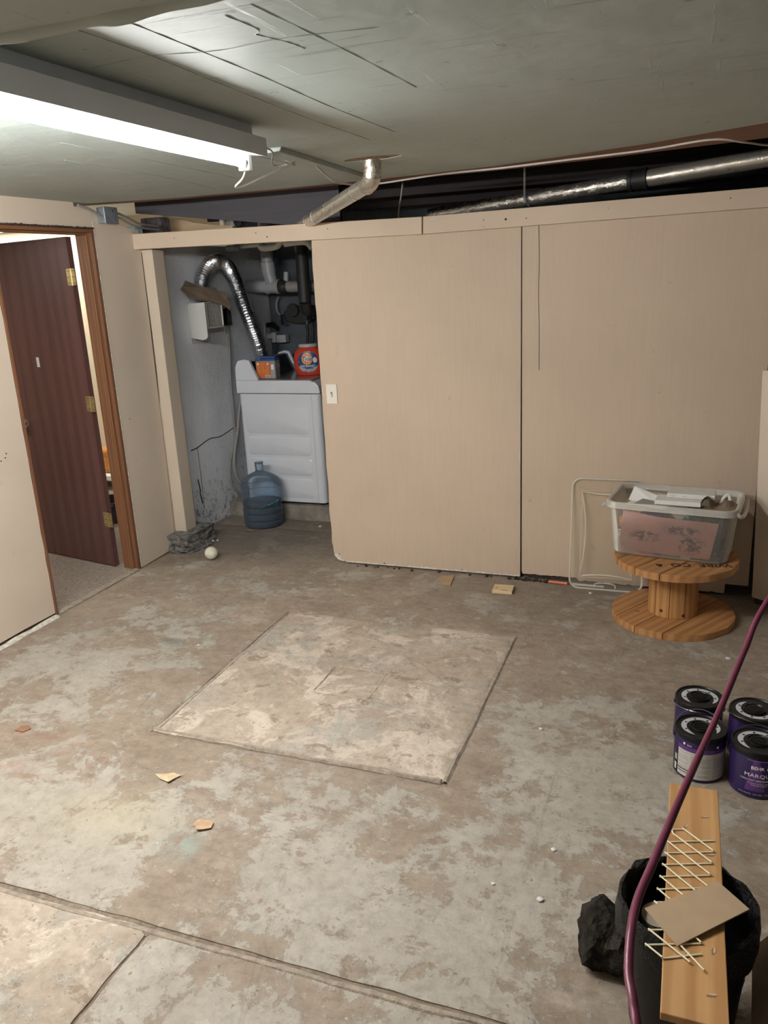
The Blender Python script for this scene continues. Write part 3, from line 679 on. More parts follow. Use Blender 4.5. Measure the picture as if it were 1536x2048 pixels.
# ---- ceiling, its broken edge, the joists beyond
ce = [(-3.4, 3.86), (-3.28, 3.889), (-2.7, 4.03), (-2.07, 4.069), (-1.49, 4.045), (-.89, 3.963), (-.55, 3.85), (-.21, 3.715), (.228, 3.465), (.7, 3.2), (1.9, 2.7)]
def edge_y(x, tab):
    for (a, b), (c, d) in zip(tab, tab[1:]):
        if a <= x <= c: return b + (d - b) * (x - a) / (c - a)
    return tab[-1][1]
hole_c = [(-1.262 + .125 * math.cos(a) * (1 + .15 * fbm(k, 1, 0, .7)), 3.335 + .055 * math.sin(a) * (1 + .25 * fbm(k, 5, 0, .7))) for k, a in ((k, 2 * PI * k / 22) for k in range(22))]
def ceiling_mesh():
    bm = bmesh.new()
    n = 60; out = [(-3.35, -1.6), (1.9, -1.6)]
    out += [(1.9 - 5.25 * i / n, edge_y(1.9 - 5.25 * i / n, ce) + .008 * fbm(i, 0, 0, 1.3)) for i in range(n + 1)]
    vs = [bm.verts.new((x, y, ZC)) for x, y in out]; es = [bm.edges.new((vs[i], vs[(i + 1) % len(vs)])) for i in range(len(vs))]
    hv = [bm.verts.new((x, y, ZC)) for x, y in hole_c]; es += [bm.edges.new((hv[i], hv[(i + 1) % len(hv)])) for i in range(len(hv))]
    bmesh.ops.triangle_fill(bm, use_beauty=True, edges=es)
    g = bmesh.ops.extrude_face_region(bm, geom=bm.faces[:])['geom']
    for v in g:
        if isinstance(v, bmesh.types.BMVert): v.co.z += .016
    bm.verts.index_update(); mb = MB().add([v.co[:] for v in bm.verts], [[v.index for v in f.verts] for f in bm.faces]); bm.free(); return mb
cl = struct('ceiling', 'scarred grey-green painted ceiling boards', 'ceiling', ceiling_mesh(), M['ceiling'])
obj('lath_patch', MB().box(-1.42, -1.1, 3.25, 3.42, ZC + .002, ZC + .014), M['lath'], cl)
def crease(pts, r_=.004, n=8): return MB().tube(spline([(x, y, ZC - .0005) for x, y in pts], n), lambda i: r_ * .42 * (.6 + .4 * math.sin(i * 1.7)), 6)
for pts, r_ in (([(-.99, 1.39), (-.985, 1.6), (-.98, 1.9), (-.985, 2.3), (-.97, 2.8)], .0035), ([(-1.1, 1.36), (-1.09, 1.6), (-1.10, 1.9), (-1.11, 2.4), (-1.1, 2.9)], .0028),
                ([(-1.26, 1.62), (-1.1, 1.60), (-.95, 1.64), (-.8, 1.63), (-.6, 1.66)], .0025), ([(-.82, 1.45), (-.81, 1.55), (-.83, 1.58)], .003), ([(-.83, 1.58), (-.80, 1.66), (-.79, 1.72)], .0025),
                ([(-.75, 1.42), (-.72, 1.8), (-.70, 2.2)], .002), ([(-1.57, 1.7), (-1.575, 2.2), (-1.59, 2.8), (-1.6, 3.3)], .003), ([(-1.75, 2.0), (-1.76, 2.5), (-1.8, 3.1)], .003), ([(-1.95, 2.3), (-1.97, 2.9), (-2.0, 3.5)], .0025), ([(-2.2, 2.6), (-2.22, 3.3), (-2.3, 3.8)], .0025)):
    obj('paint_crease', crease(pts, r_), M['ceiling'], cl, smooth=True)
bmx = struct('trim_7', 'grey dropped ceiling panel edge with a wrinkled seam', 'beam', MB().box(-3.3, 1.9, -1.6, 1.04, ZC - .107, ZC - .001), M['ceiling'], bevel=.004)
obj('wrinkled_seam', MB().tube(spline([(-3.2, 1.045, ZC - .095)] + [(-1.9 + .17 * i, 1.045 + .012 * fbm(i, 2, 0, 1.1), ZC - .098 + .006 * fbm(i, 7, 0, 1.3)) for i in range(14)] + [(1.8, 1.045, ZC - .095)], 6), lambda i: .018 + .006 * fbm(i, 3, 0, .4), 10), M['ceiling'], bmx, smooth=True)
low = [(-3.42, 4.02), (-2.8, 4.15), (-2.1, 4.18), (-1.5, 4.18), (-.95, 4.19), (-.5, 4.12), (.27, 3.93), (.8, 3.72), (1.9, 3.3)]
xs_ = [-3.4 + 5.3 * i / 40 for i in range(41)]
struct('trim_8', 'red-brown timber along the broken ceiling edge', 'joist', MB().prism([(x, edge_y(x, ce) - .02) for x in xs_] + [(x, edge_y(x, low)) for x in reversed(xs_)], .19, lambda u, v, w: (u, v, ZC + .0165 + w - .012)), M['strip'])
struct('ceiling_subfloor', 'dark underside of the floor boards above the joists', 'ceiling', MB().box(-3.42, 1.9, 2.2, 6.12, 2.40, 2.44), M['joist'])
struct('trim_13', 'slanting board with grey haze in its colour, in the gap over the closet header', 'board', MB().prism([(-3.41, 2.185), (-3.2, 2.158), (-2.745, 2.101), (-2.275, 2.041), (-1.97, 2.005), (-1.97, 2.39), (-3.41, 2.39)], .03, lambda u, v, w: (u, 4.63 + w, v)), M['haze_board'])
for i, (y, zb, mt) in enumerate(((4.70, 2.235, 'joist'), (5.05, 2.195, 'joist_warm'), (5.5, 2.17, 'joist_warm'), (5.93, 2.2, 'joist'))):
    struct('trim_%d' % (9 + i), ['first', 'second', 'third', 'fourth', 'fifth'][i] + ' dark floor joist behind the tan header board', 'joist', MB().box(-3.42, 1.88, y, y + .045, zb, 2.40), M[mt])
tag(obj('wood_blocking', MB().prism([(-3.385, 2.045), (-2.86, 2.03), (-2.86, 2.085), (-3.0, 2.10), (-3.15, 2.125), (-3.2, 2.14), (-3.395, 2.185), (-3.388, 2.15), (-3.392, 2.11)], .04, lambda u, v, w: (u, 4.9 + w, v)), M['pale_wood'], bevel=.002), 'pale split timber block above the closet header', 'timber', kind='structure')
tag(obj('rough_timber', MB().box(-3.36, -3.205, 4.60, 4.70, 1.96, 2.15), M['bark'], bevel=.006), 'dark rough timber end beside the pale block', 'timber', kind='structure')
tag(obj('turquoise_patch', MB().box(-3.30, -3.205, 4.32, 4.40, 1.98, 2.085), M['cyan'], bevel=.003), 'pale turquoise painted patch above the post', 'patch', kind='structure')

# ---- leaning panel at the right edge
tp = thing('wood_panel', 'tan painted board leaning at the right end of the partition', 'panel', kind='structure')
obj('panel_face', MB().add([(.388, 4.25, .03), (.345, 4.25, 1.20), (1.10, 3.72, 1.20), (1.14, 3.72, .03), (.398, 4.262, .03), (.355, 4.262, 1.20), (1.11, 3.732, 1.20), (1.15, 3.732, .03)],
    [(0, 1, 2, 3), (4, 7, 6, 5), (0, 4, 5, 1), (1, 5, 6, 2), (2, 6, 7, 3), (3, 7, 4, 0)]), M['tan_wall'], tp)
obj('panel_foot', MB().add([(.40, 4.245, 0), (1.14, 3.715, 0), (1.16, 3.745, 0), (.42, 4.275, 0), (.40, 4.245, .03), (1.14, 3.715, .03), (1.16, 3.745, .03), (.42, 4.275, .03)], [(0, 1, 5, 4), (1, 2, 6, 5), (2, 3, 7, 6), (3, 0, 4, 7), (4, 5, 6, 7), (0, 3, 2, 1)]), M['rot'], tp)
# ================================================================== THINGS
# ---- fluorescent strip light
t_ = thing('strip_light', 'white fluorescent strip light with one glowing tube under the ceiling', 'light', (-1.325, 1.2, 2.10))
obj('housing', MB().prism([(-.064, -.006), (-.060, -.006), (-.058, 0), (.056, 0), (.058, -.006), (.062, -.006), (.062, .048), (-.064, .048)], 1.22, lambda u, v, w: (u, w, v)), M['fixture'], t_, bevel=.001)
obj('mounting_spine', MB().box(-.045, .025, .02, 1.2, .048, ZC - 2.10 + .002), M['fixture'], t_)
tb = obj('tube', MB().tube([(0, .03, -.0185), (0, 1.17, -.0185)], .0165, 16), M['tube'], t_, smooth=True); tb['label'] = 'glowing fluorescent tube'
for y in (.012, 1.172):
    obj('socket', MB().box(-.019, .019, y, y + .024, -.045, .002), M['lamp_cap'], t_, bevel=.003)
    obj('tube_cap', MB().tube([(0, y + (.022 if y < .5 else -.014), -.022), (0, y + (.036 if y < .5 else 0), -.022)], .0175, 14), M['chrome'], t_, smooth=True)
tag(obj('lamp_cord', MB().tube(spline([(-1.335, 2.425, 2.10), (-1.40, 2.50, 2.055), (-1.49, 2.60, 2.04), (-1.55, 2.75, 2.055), (-1.56, 2.92, 2.10), (-1.55, 3.05, 2.14), (-1.53, 3.16, 2.178)], 8), .0035, 8), M['cable_white'], smooth=True), 'white cord drooping from the end of the strip light', 'cord')
tag(obj('twisted_wire', MB().tube(spline([(-1.33, 2.425, 2.14), (-1.42, 2.75, 2.165), (-1.56, 3.02, 2.172), (-1.60, 3.12, 2.168), (-1.56, 3.15, 2.172), (-1.53, 3.08, 2.176), (-1.51, 3.10, 2.165), (-1.53, 3.16, 2.168)], 8), .003, 7), M['cable_grey'], smooth=True), 'thin grey twisted wire between strip light and conduit', 'wire')
tag(obj('ceiling_conduit', MB().prism([(-.035, 0), (.035, 0), (.028, .018), (-.028, .018)], 1.0, lambda u, v, w: (u, w, -v)), M['grey_paint'], bevel=.003, loc=(-1.455, 2.83, ZC), rot=(0, 0, R(3))), 'flat grey painted wire channel on the ceiling before the foil pipe', 'conduit')
tag(obj('loose_cable', MB().tube(spline([(-1.46, 3.18, 2.175), (-1.53, 3.45, 2.16), (-1.58, 3.70, 2.15), (-1.55, 3.93, 2.155), (-1.45, 3.96, 2.158), (-1.29, 3.90, 2.158), (-1.167, 3.85, 2.158), (-1.05, 3.87, 2.164), (-.84, 3.86, 2.164), (-.61, 3.81, 2.164), (-.21, 3.72, 2.164), (.04, 3.60, 2.165), (.17, 3.66, 2.15), (.30, 3.82, 2.15), (.6, 3.8, 2.17)], 8), .0042, 8), M['cable_white'], smooth=True), 'pale cable stapled along the red-brown ceiling timber', 'cable')
t2 = thing('strip_light', 'added unseen strip light filling the room from the left', 'light', (-2.2, 1.45, 2.09), R(90))  # unseen light, added to brighten the partition and closet
obj('housing', MB().prism([(-.062, 0), (.060, 0), (.060, .048), (-.062, .048)], 1.22, lambda u, v, w: (u, w - .61, v)), M['fixture'], t2, bevel=.004)
obj('tube', MB().tube([(0, -.57, -.05), (0, .57, -.05)], .0165, 16), M['fill_tube'], t2, smooth=True)
for y in (-.6, .575): obj('socket', MB().box(-.019, .019, y, y + .024, -.07, .002), M['lamp_cap'], t2, bevel=.003)
# ---- foil wrapped pipes
t_ = thing('elbow_pipe', 'foil wrapped pipe dropping from the ceiling hole and bending toward the closet', 'pipe', (-1.288, 3.405, ZC))
P = spline([(0, 0, .03), (0, 0, -.03), (-.012, .014, -.072), (-.06, .075, -.088)], 8)
obj('elbow', MB().tube(P, lambda i: .037 + .003 * fbm(i, 0, 0, .9) + .002 * (i % 2), 18), M['foil'], t_, smooth=True)
P = [Vector((-.05, .062, -.085)).lerp(Vector((-.90, 1.10, -.170)), k / 40) for k in range(41)]
obj('pipe_run', MB().tube(P, lambda i: .034 + .0008 * fbm(i, 4, 0, .8), 20), M['foil_smooth'], t_, smooth=True)
for k in (5, 19, 27, 32):
    obj('tape_wrap', MB().tube([P[k], P[k] + (P[1] - P[0]) * .35], .0362, 20), M['foil'], t_, smooth=True)
t_ = thing('long_pipe', 'long foil wrapped pipe with a black rubber coupling above the header board', 'pipe', (0, 0, 0))
A, B = Vector((.62, 4.345, 2.184)), Vector((-1.45, 4.74, 2.045)); at = lambda k: A.lerp(B, k)
obj('pipe_run', MB().tube([at(k / 30 * .44) for k in range(31)], .0415, 22), M['foil_smooth'], t_, smooth=True)
obj('pipe_run', MB().tube([at(.42 + k / 40 * .58) for k in range(41)], lambda i: .0375 + .0016 * fbm(i, 4, 0, .9), 22), M['foil'], t_, smooth=True)
cp = obj('coupling', MB().tube([at(.412), at(.4125), at(.420), at(.4205), at(.447), at(.4475), at(.456), at(.4565)], lambda i: (.049, .053, .053, .047, .047, .053, .053, .049)[i], 22), M['rubber'], t_, smooth=True); cp['label'] = 'black rubber coupling'
obj('hanger_strap', MB().box(-.868, -.858, 4.56, 4.564, 2.06, 2.24), M['cable_grey'], t_)
obj('clamp', MB().tube([at(.705), at(.712)], .0415, 22), M['galv'], t_, smooth=True)
tag(obj('hanging_wire', MB().tube(spline([(-1.592, 4.70, 2.245), (-1.588, 4.64, 2.15), (-1.58, 4.585, 2.10), (-1.592, 4.59, 2.03)], 6), .005, 7), M['cable_white'], smooth=True), 'short pale wire end hanging in the dark gap above the plywood', 'wire')
# ---- junction box with its cables
t_ = thing('junction_box', 'grey steel junction box on the wall above the door', 'junction box', (-3.197, 4.035, 2.125))
obj('box_body', MB().box(0, .055, -.055, .055, -.042, .045), M['galv'], t_, bevel=.004)
obj('cover', MB().box(.055, .058, -.058, .058, -.045, .048), M['galv'], t_, bevel=.001)
obj('screw', MB().lathe([(0, .003), (.006, .002), (.006, 0)], 10), M['chrome'], t_, loc=(.058, .01, .025), rot=(0, PI / 2, 0))
for k, (pts, lab) in enumerate((([(-3.17, 3.80, 2.17), (-3.165, 3.88, 2.155), (-3.165, 3.94, 2.135), (-3.165, 3.98, 2.115)], 'grey cable entering the junction box from the left'),
                                ([(-3.165, 4.09, 2.15), (-3.165, 4.17, 2.135), (-3.17, 4.30, 2.10), (-3.17, 4.37, 2.092), (-3.19, 4.55, 2.09)], 'upper grey cable running from the junction box to the closet'),
                                ([(-3.165, 4.09, 2.13), (-3.165, 4.15, 2.115), (-3.17, 4.25, 2.085), (-3.17, 4.37, 2.072), (-3.19, 4.55, 2.07)], 'lower grey cable running from the junction box to the closet'))):
    tag(obj('box_cable', MB().tube(spline(pts, 6), .0075, 8), M['cable_grey'], smooth=True), lab, 'cable', 'cables at the junction box')

# ---- laundry: dryer, washer
def appliance(name, label, y0, y1, tall=1.0):
    t = thing(name, label, 'appliance', (-3.075, y0, .113))
    W_, D_ = .655, y1 - y0
    f = 4
    obj('side_panel', MB().prism(rrect(W_, D_, .035, 5, W_ / 2, D_ / 2), .805, lambda u, v, w: (u, v, .022 + w)), M['enamel'], t, smooth=True, bevel=.004)
    for k, (x0, x1, z0, z1) in enumerate(((.045, .565, .055, .205), (.045, .565, .225, .355), (.045, .565, .375, .515), (.045, .565, .535, .735))):
        o_, i_ = rrect(x1 - x0, z1 - z0, .03, 4, (x0 + x1) / 2, (z0 + z1) / 2), rrect(x1 - x0 - .018, z1 - z0 - .018, .022, 4, (x0 + x1) / 2, (z0 + z1) / 2)
        mb = MB(); n_ = len(o_)
        mb.add([(u, 0.0002, v) for u, v in o_] + [(u, -.0045, v) for u, v in i_], [(j, (j + 1) % n_, n_ + (j + 1) % n_, n_ + j) for j in range(n_)] + [tuple(range(n_, 2 * n_))])
        obj('embossed_panel', mb, M['enamel'], t, smooth=True)
    obj('corner_seam', MB().box(.592, .5935, -.0008, .001, .024, .825), M['print_grey'], t)
    # top deck with rounded front lip
    prof = [(-.008, .832), (-.008, .925), (.10, .925), (.58, .925), (.628, .912), (.655, .885), (.662, .845), (.662, .832)]
    obj('top_deck', MB().prism(prof, D_ + .006, lambda u, v, w: (u, -.003 + w, v)), M['enamel'], t, bevel=.006, seg=3)
    obj('top_sheet', MB().box(.13, .60, .02, D_ - .02, .925, .928), M['enamel_top'], t, bevel=.001)
    # console across the back
    cons = [(-.008, .925), (-.004, 1.02), (.02, 1.065), (.075, 1.078), (.112, 1.07), (.175, .935), (.175, .925)]
    for yy in (-.003, D_ - .03):
        obj('console_end', MB().prism(cons, .033, lambda u, v, w: (u, yy + w, v)), M['enamel'], t, bevel=.006, seg=3)
    obj('console', MB().prism([(0, .925), (.004, 1.015), (.024, 1.052), (.072, 1.062), (.100, 1.055), (.158, .930)], D_ - .06, lambda u, v, w: (u, .03 + w, v)), M['enamel_dark'], t)
    for k in range(4):
        obj('foot', MB().lathe([(.02, 0), (.022, .004), (.012, .012), (.012, .024)], 12), M['rubber'], t, loc=((.06, .06, .6, .6)[k], (.06, D_ - .06, .06, D_ - .06)[k], .0))
    if name == 'washer':
        obj('tub_lid', MB().box(.22, .58, .09, D_ - .09, .928, .936), M['enamel'], t, bevel=.004)
    else:
        obj('lint_door', MB().box(.655, .664, .10, D_ - .10, .25, .70), M['enamel'], t, bevel=.004)
        obj('control_knob', MB().lathe([(.032, 0), (.028, .02), (0, .02)], 20), M['silver'], t, loc=(.132, D_ * .55, .993), rot=(0, R(65), 0), smooth=True)
    return t
M['enamel_top'] = plain('glossy_grey_top', (.22, .22, .235), .12, var=.05)
appliance('dryer', 'white dryer on the concrete plinth, its side panel facing out', 5.12, 5.79)
# ---- detergent tub
t_ = thing('detergent_tub', 'round red-orange laundry detergent tub with a dark blue label on the dryer', 'tub', (-2.625, 5.42, 1.041), (0, 0, R(18)))
prof = [(.050, 0), (.088, .002), (.102, .014), (.108, .05), (.112, .09), (.110, .13), (.102, .165), (.085, .19), (.066, .20), (.062, .206)]
flat = lambda mb, k=.62: (setattr(mb, 'v', [(x, y * k, z) for x, y, z in mb.v]), mb)[1]
obj('tub_body', flat(MB().lathe(prof, 40)), M['red'], t_, smooth=True)
obj('screw_lid', flat(MB().lathe([(.064, .204), (.070, .206), (.070, .222), (.064, .228), (0, .228)], 32)), M['silver'], t_, smooth=True)
def on_tub(u, v, w):                         # wrap a flat label on the elliptic front
    z = .105 + v; rr = .1125 - .9 * (z - .09) ** 2 * 2.2
    a = u / .1125; return (rr * math.sin(a) * 1.0, -rr * .62 * math.cos(a) - w - .0012, z)
def disc(cx, cy, rx, ry, n=28): return [(cx + rx * math.cos(2 * PI * k / n), cy + ry * math.sin(2 * PI * k / n)) for k in range(n)]
def patch(name, poly, mat, parent, fn, w):
    """thin label patch following a curved body: fan of rings so that it bends"""
    cx = sum(p[0] for p in poly) / len(poly); cy = sum(p[1] for p in poly) / len(poly); n = len(poly); vs = []; fs = []
    for k in range(5):
        q = k / 4
        vs += [fn(cx + (p[0] - cx) * q, cy + (p[1] - cy) * q, w) for p in poly]
    for k in range(4):
        for i in range(n): fs.append((k * n + i, k * n + (i + 1) % n, (k + 1) * n + (i + 1) % n, (k + 1) * n + i))
    return obj(name, MB().add(vs, fs), mat, parent, smooth=True)
lb = patch('label', disc(0, -.003, .086, .078, 36), M['label_blue'], t_, on_tub, .0)
patch('label_band', [(-.078, -.034), (.078, -.034), (.066, -.056), (.045, -.072), (0, -.080), (-.045, -.072), (-.066, -.056)], M['silver'], lb, on_tub, .0008)
patch('logo_ring', disc(-.006, .020, .041, .043), M['yellow'], lb, on_tub, .0008)
patch('logo_disc', disc(-.006, .020, .035, .037), M['orange'], lb, on_tub, .0014)
patch('logo_bar', disc(-.006, .019, .030, .019), M['white'], lb, on_tub, .002)
text('lettering', 'Tide', .040, M['navy'], lb, lambda x, y, z: on_tub(x + .18 * y - .006, y + .018, .0028 + z), bold=.0006, sx=1.0)
text('lettering', 'OXI BOOST', .021, M['white'], lb, lambda x, y, z: on_tub(x - .004, y - .034, .002 + z), bold=.0006, sx=1.05)
patch('splash', disc(.056, .008, .018, .020), M['white'], lb, on_tub, .001)
text('lettering', '3', .016, M['white'], lb, lambda x, y, z: on_tub(x - .074, y - .002, .002 + z), bold=.0006)
text('lettering', 'laundry pacs', .012, M['navy'], lb, lambda x, y, z: on_tub(x + .01, y - .052, .002 + z), bold=.0003)
# ---- clear box with an orange label
t_ = thing('plastic_box', 'small clear box with an orange label on the dryer top', 'box', (-2.872, 5.235, 1.041), (0, 0, R(8)))
obj('box_shell', MB().box(-.075, .075, -.05, .05, 0, .13), M['clear_tub'], t_, bevel=.006)
obj('label', MB().box(-.068, .038, -.0525, -.0508, .006, .124), M['orange_tub'], t_)
obj('contents', MB().box(-.066, .066, -.044, .044, .004, .07), M['silver'], t_, bevel=.004)
ld = obj('lid', MB().box(-.077, .077, -.052, .052, .130, .142).box(-.06, .06, .0, .05, .142, .156), M['blue'], t_, bevel=.004); ld['label'] = 'blue lid'
mb = MB()
for r_ in range(7):
    for c_ in range(3):
        if (r_, c_) != (0, 1): mb.box(-.06 + c_ * .032, -.06 + c_ * .032 + random.uniform(.012, .026), -.0531, -.0526, .036 + r_ * .0115, .0385 + r_ * .0115)
o_ = obj('small_print', mb, M['yellow'], t_); o_['kind'] = 'stuff'
obj('barcode_panel', MB().box(-.006, .034, -.0532, -.0526, .010, .028), M['white'], t_)
mb = MB(); x = -.003
while x < .03:
    w_ = random.choice((.0012, .002, .003)); mb.box(x, x + w_, -.0536, -.0531, .012, .026); x += w_ + random.choice((.0012, .0018))
o_ = obj('bars', mb, M['navy'], t_); o_['kind'] = 'stuff'
for cx in (-.056, .020):
    obj('print_icon', MB().prism(disc(cx, .108, .007, .008, 12), .0006, lambda u, v, w: (u, -.0532 + w, v)), M['white'], t_)
obj('side_sticker', MB().prism(rrect(.022, .04, .009, 4, .054, .085), .0008, lambda u, v, w: (u, -.0518 + w, v)), M['white'], t_)
# ---- water jug
t_ = thing('water_jug', 'blue translucent water jug half full beside the dryer', 'jug', (-2.862, 4.955, 0))
def jug_mat():
    m_, t, b = nt('blue_jug_plastic'); n = N(t)
    b.inputs['Base Color'].default_value = (.40, .48, .56, 1); b.inputs['Roughness'].default_value = .08
    tr = t.nodes.new('ShaderNodeBsdfTransparent'); tr.inputs[0].default_value = (.80, .88, .95, 1)
    fr = t.nodes.new('ShaderNodeFresnel'); fr.inputs[0].default_value = 1.45
    mx = t.nodes.new('ShaderNodeMixShader'); t.links.new(n.math('ADD', n.math('MULTIPLY', fr.outputs[0], .8), .13), mx.inputs[0])
    t.links.new(tr.outputs[0], mx.inputs[1]); t.links.new(b.outputs[0], mx.inputs[2]); t.links.new(mx.outputs[0], t.nodes['Material Output'].inputs[0])
    return m_
M['jug'] = jug_mat()
def water_mat():
    m_, t, b = nt('jug_water'); n = N(t)
    b.inputs['Base Color'].default_value = (.035, .06, .11, 1); b.inputs['Roughness'].default_value = .05
    tr = t.nodes.new('ShaderNodeBsdfTransparent'); tr.inputs[0].default_value = (.62, .69, .78, 1)
    mx = t.nodes.new('ShaderNodeMixShader'); mx.inputs[0].default_value = .35
    t.links.new(tr.outputs[0], mx.inputs[1]); t.links.new(b.outputs[0], mx.inputs[2]); t.links.new(mx.outputs[0], t.nodes['Material Output'].inputs[0])
    return m_
M['water'] = water_mat()
jp = [(0, .012), (.06, .004), (.12, .002), (.138, .010), (.145, .028)]
for z in (.055, .105, .155):
    jp += [(.146, z - .014), (.139, z - .006), (.139, z + .004), (.146, z + .012)]
jp += [(.1465, .19), (.1465, .245), (.139, .252), (.139, .262), (.1465, .27), (.1465, .287), (.139, .294), (.139, .303), (.146, .311), (.143, .33), (.130, .352), (.100, .374), (.062, .392), (.036, .402), (.030, .412), (.0285, .44), (.031, .443), (.031, .452), (.0285, .455), (.0285, .47)]
obj('jug_shell', MB().lathe(jp, 48), M['jug'], t_, smooth=True)
obj('neck_ring', MB().lathe([(.0285, .474), (.031, .474), (.031, .462), (.0285, .462)], 28), M['jug'], t_, smooth=True)
wp = [(0, .016)] + [(r_ - .004, z + .003) for r_, z in jp[2:] if z < .178] + [(.141, .183), (0, .183)]
obj('water', MB().lathe(wp, 40), M['water'], t_, smooth=True)
mb = MB()
for k in range(14):
    a = R(-72 + k * 4.6); z = .165 + .035 * (k / 14); mb.bar((.1482 * math.cos(a), .1482 * math.sin(a), z), (.1482 * math.cos(a + .08), .1482 * math.sin(a + .08), z + .004 + .012 * random.random()), .002, .008 + .014 * random.random(), (math.cos(a), math.sin(a), 0))
lb = obj('torn_label', mb, M['teal'], t_); lb['label'] = 'torn teal remains of a label'
tag(obj('dry_leaf', MB().add([(-.05, 0, .002), (-.02, -.016, .010), (.02, -.012, .006), (.045, .004, .012), (.015, .016, .004), (-.02, .014, .012)], [(0, 1, 5), (1, 2, 4, 5), (2, 3, 4)]), M['card'], loc=(-2.875, 4.775, 0)), 'curled brown scrap on the floor in front of the jug', 'leaf')
# ---- dryer vent: louvred box, cardboard flap, foil duct
t_ = thing('vent_box', 'white louvred vent box on the whitewashed wall', 'vent', (-3.25, 4.86, 1.355))
obj('side_shroud', MB().prism([(0, .24), (.135, .252), (.135, .018), (.120, .002), (.09, -.004), (0, .012)], .012, lambda u, v, w: (u, w, v)), M['vent_white'], t_, bevel=.003)
obj('vent_body', MB().box(0, .112, .012, .25, .07, .25), M['vent_white'], t_, bevel=.004)
obj('face_frame', MB().ring([(.012, .07), (.25, .07), (.25, .25), (.012, .25)], [(.055, .082), (.244, .082), (.244, .243), (.055, .243)], .010, lambda u, v, w: (.112 + w, u, v)), M['vent_white'], t_)
obj('dark_inside', MB().box(.112, .113, .055, .244, .082, .243), M['black_matte'], t_)
for k in range(10):
    y = .064 + k * .0193
    obj('louvre', MB().box(.1135, .115, y - .0042, y + .0042, .084, .241), M['vent_white'], t_)
obj('back_plate', MB().box(0, .004, .0, .24, -.03, .07), M['vent_white'], t_)
FLAP = [(-.029, 1.701), (-.004, 1.716), (.036, 1.754), (.08, 1.736), (.105, 1.718), (.188, 1.712), (.254, 1.695), (.264, 1.675), (.333, 1.661), (.315, 1.621), (.334, 1.569), (.326, 1.539), (.293, 1.571), (.241, 1.591), (.135, 1.617), (.024, 1.637)]
def flap_frame(u, v, w):                     # a torn sheet, its top bent back over the box toward the wall
    t = v - 1.56; b_ = -.9 * t * abs(t) * 1.6 - .012 * math.sin(u * 11)
    return (.070 + .4258 * u + .9048 * (b_ + w), -.100 + .9048 * u - .4258 * (b_ + w), v - 1.355)
tag(obj('cardboard_flap', MB().prism(FLAP, .005, flap_frame), M['card_dark'], loc=(-3.25, 4.86, 1.355)), 'torn brown cardboard lying over the louvred vent box', 'cardboard')
dp = spline([(-3.185, 4.955, 1.62), (-3.18, 4.95, 1.71), (-3.16, 4.97, 1.80), (-3.14, 5.05, 1.86), (-3.14, 5.16, 1.87), (-3.135, 5.26, 1.82), (-3.13, 5.33, 1.72), (-3.125, 5.40, 1.58), (-3.12, 5.48, 1.42), (-3.13, 5.57, 1.28), (-3.145, 5.68, 1.12), (-3.15, 5.76, .98)], 16)
tag(obj('foil_duct', MB().tube(dp, lambda i: (.056, .049)[i % 2] + .0022 * fbm(i, 1, 0, .5), 24, caps=False), M['duct'], smooth=False), 'ribbed silver foil dryer duct arching from the vent box', 'duct')
t_ = thing('power_plug', 'black plug adapter on the wall right of the vent box', 'plug', (-3.25, 5.30, 1.48))
obj('wall_plate', MB().box(0, .006, .0, .08, -.12, .03), M['vent_white'], t_, bevel=.002)
obj('plug_body', MB().prism([(.006, .06), (.055, .075), (.06, -.055), (.006, -.06), (.006, -.02)], .055, lambda u, v, w: (u, w - .02, v)), M['black_gloss'], t_, bevel=.006)
tag(obj('appliance_cord', MB().tube(spline([(-3.235, 5.345, 1.42), (-3.23, 5.325, 1.30), (-3.235, 5.30, 1.02), (-3.235, 5.29, .75), (-3.235, 5.275, .55), (-3.23, 5.16, .40), (-3.225, 5.135, .28), (-3.21, 5.19, .17), (-3.18, 5.30, .135)], 8), .0085, 9), M['cable_grey'], smooth=True), 'grey cord dropping from the plug and looping by the dryer', 'cord')
tag(obj('drain_hose', MB().tube(spline([(-3.20, 5.42, 1.0), (-3.20, 5.33, .80), (-3.205, 5.27, .62), (-3.205, 5.19, .45), (-3.20, 5.175, .33), (-3.185, 5.22, .22), (-3.16, 5.32, .16)], 8), .012, 10), M['cable_grey'], smooth=True), 'grey drain hose bent between wall and dryer', 'hose')
t_ = thing('wall_outlet', 'white wall outlet at the closet corner with plugs in it', 'outlet', (-3.25, 5.955, 1.34))
obj('outlet_plate', MB().box(0, .007, -.038, .038, -.062, .062), M['vent_white'], t_, bevel=.002)
tag(obj('black_plug', MB().prism([(.007, .055), (.07, .065), (.11, .02), (.10, -.01), (.06, .03), (.007, .02)], .03, lambda u, v, w: (u, w - .015, v)), M['black_gloss'], bevel=.005, loc=(-3.25, 5.955, 1.34)), 'black right-angled plug in the corner outlet', 'plug')
tag(obj('white_plug', MB().box(.007, .05, -.016, .016, -.07, -.03).box(.05, .085, -.02, .02, -.10, -.02), M['vent_white'], bevel=.004, loc=(-3.25, 5.955, 1.34)), 'white plug below the black plug in the corner outlet', 'plug')
tag(obj('timer_box', MB().box(.0, .085, -.03, .03, -.03, .03).box(.01, .075, -.032, -.03, -.005, .018), M['silver'], bevel=.004, loc=(-3.15, 5.955, 1.27)), 'small grey plug-in box hanging off the corner outlet', 'box')
tag(obj('plug_cord', MB().tube(spline([(-3.16, 5.95, 1.235), (-3.165, 5.93, 1.15), (-3.14, 5.9, 1.0)], 6).__add__(spline([(-3.14, 5.9, 1.0), (-3.12, 5.93, 1.06), (-3.06, 5.93, 1.13)], 6)[1:]), .005, 7), M['rubber'], smooth=True), 'thin black cord under the corner outlet', 'cord')
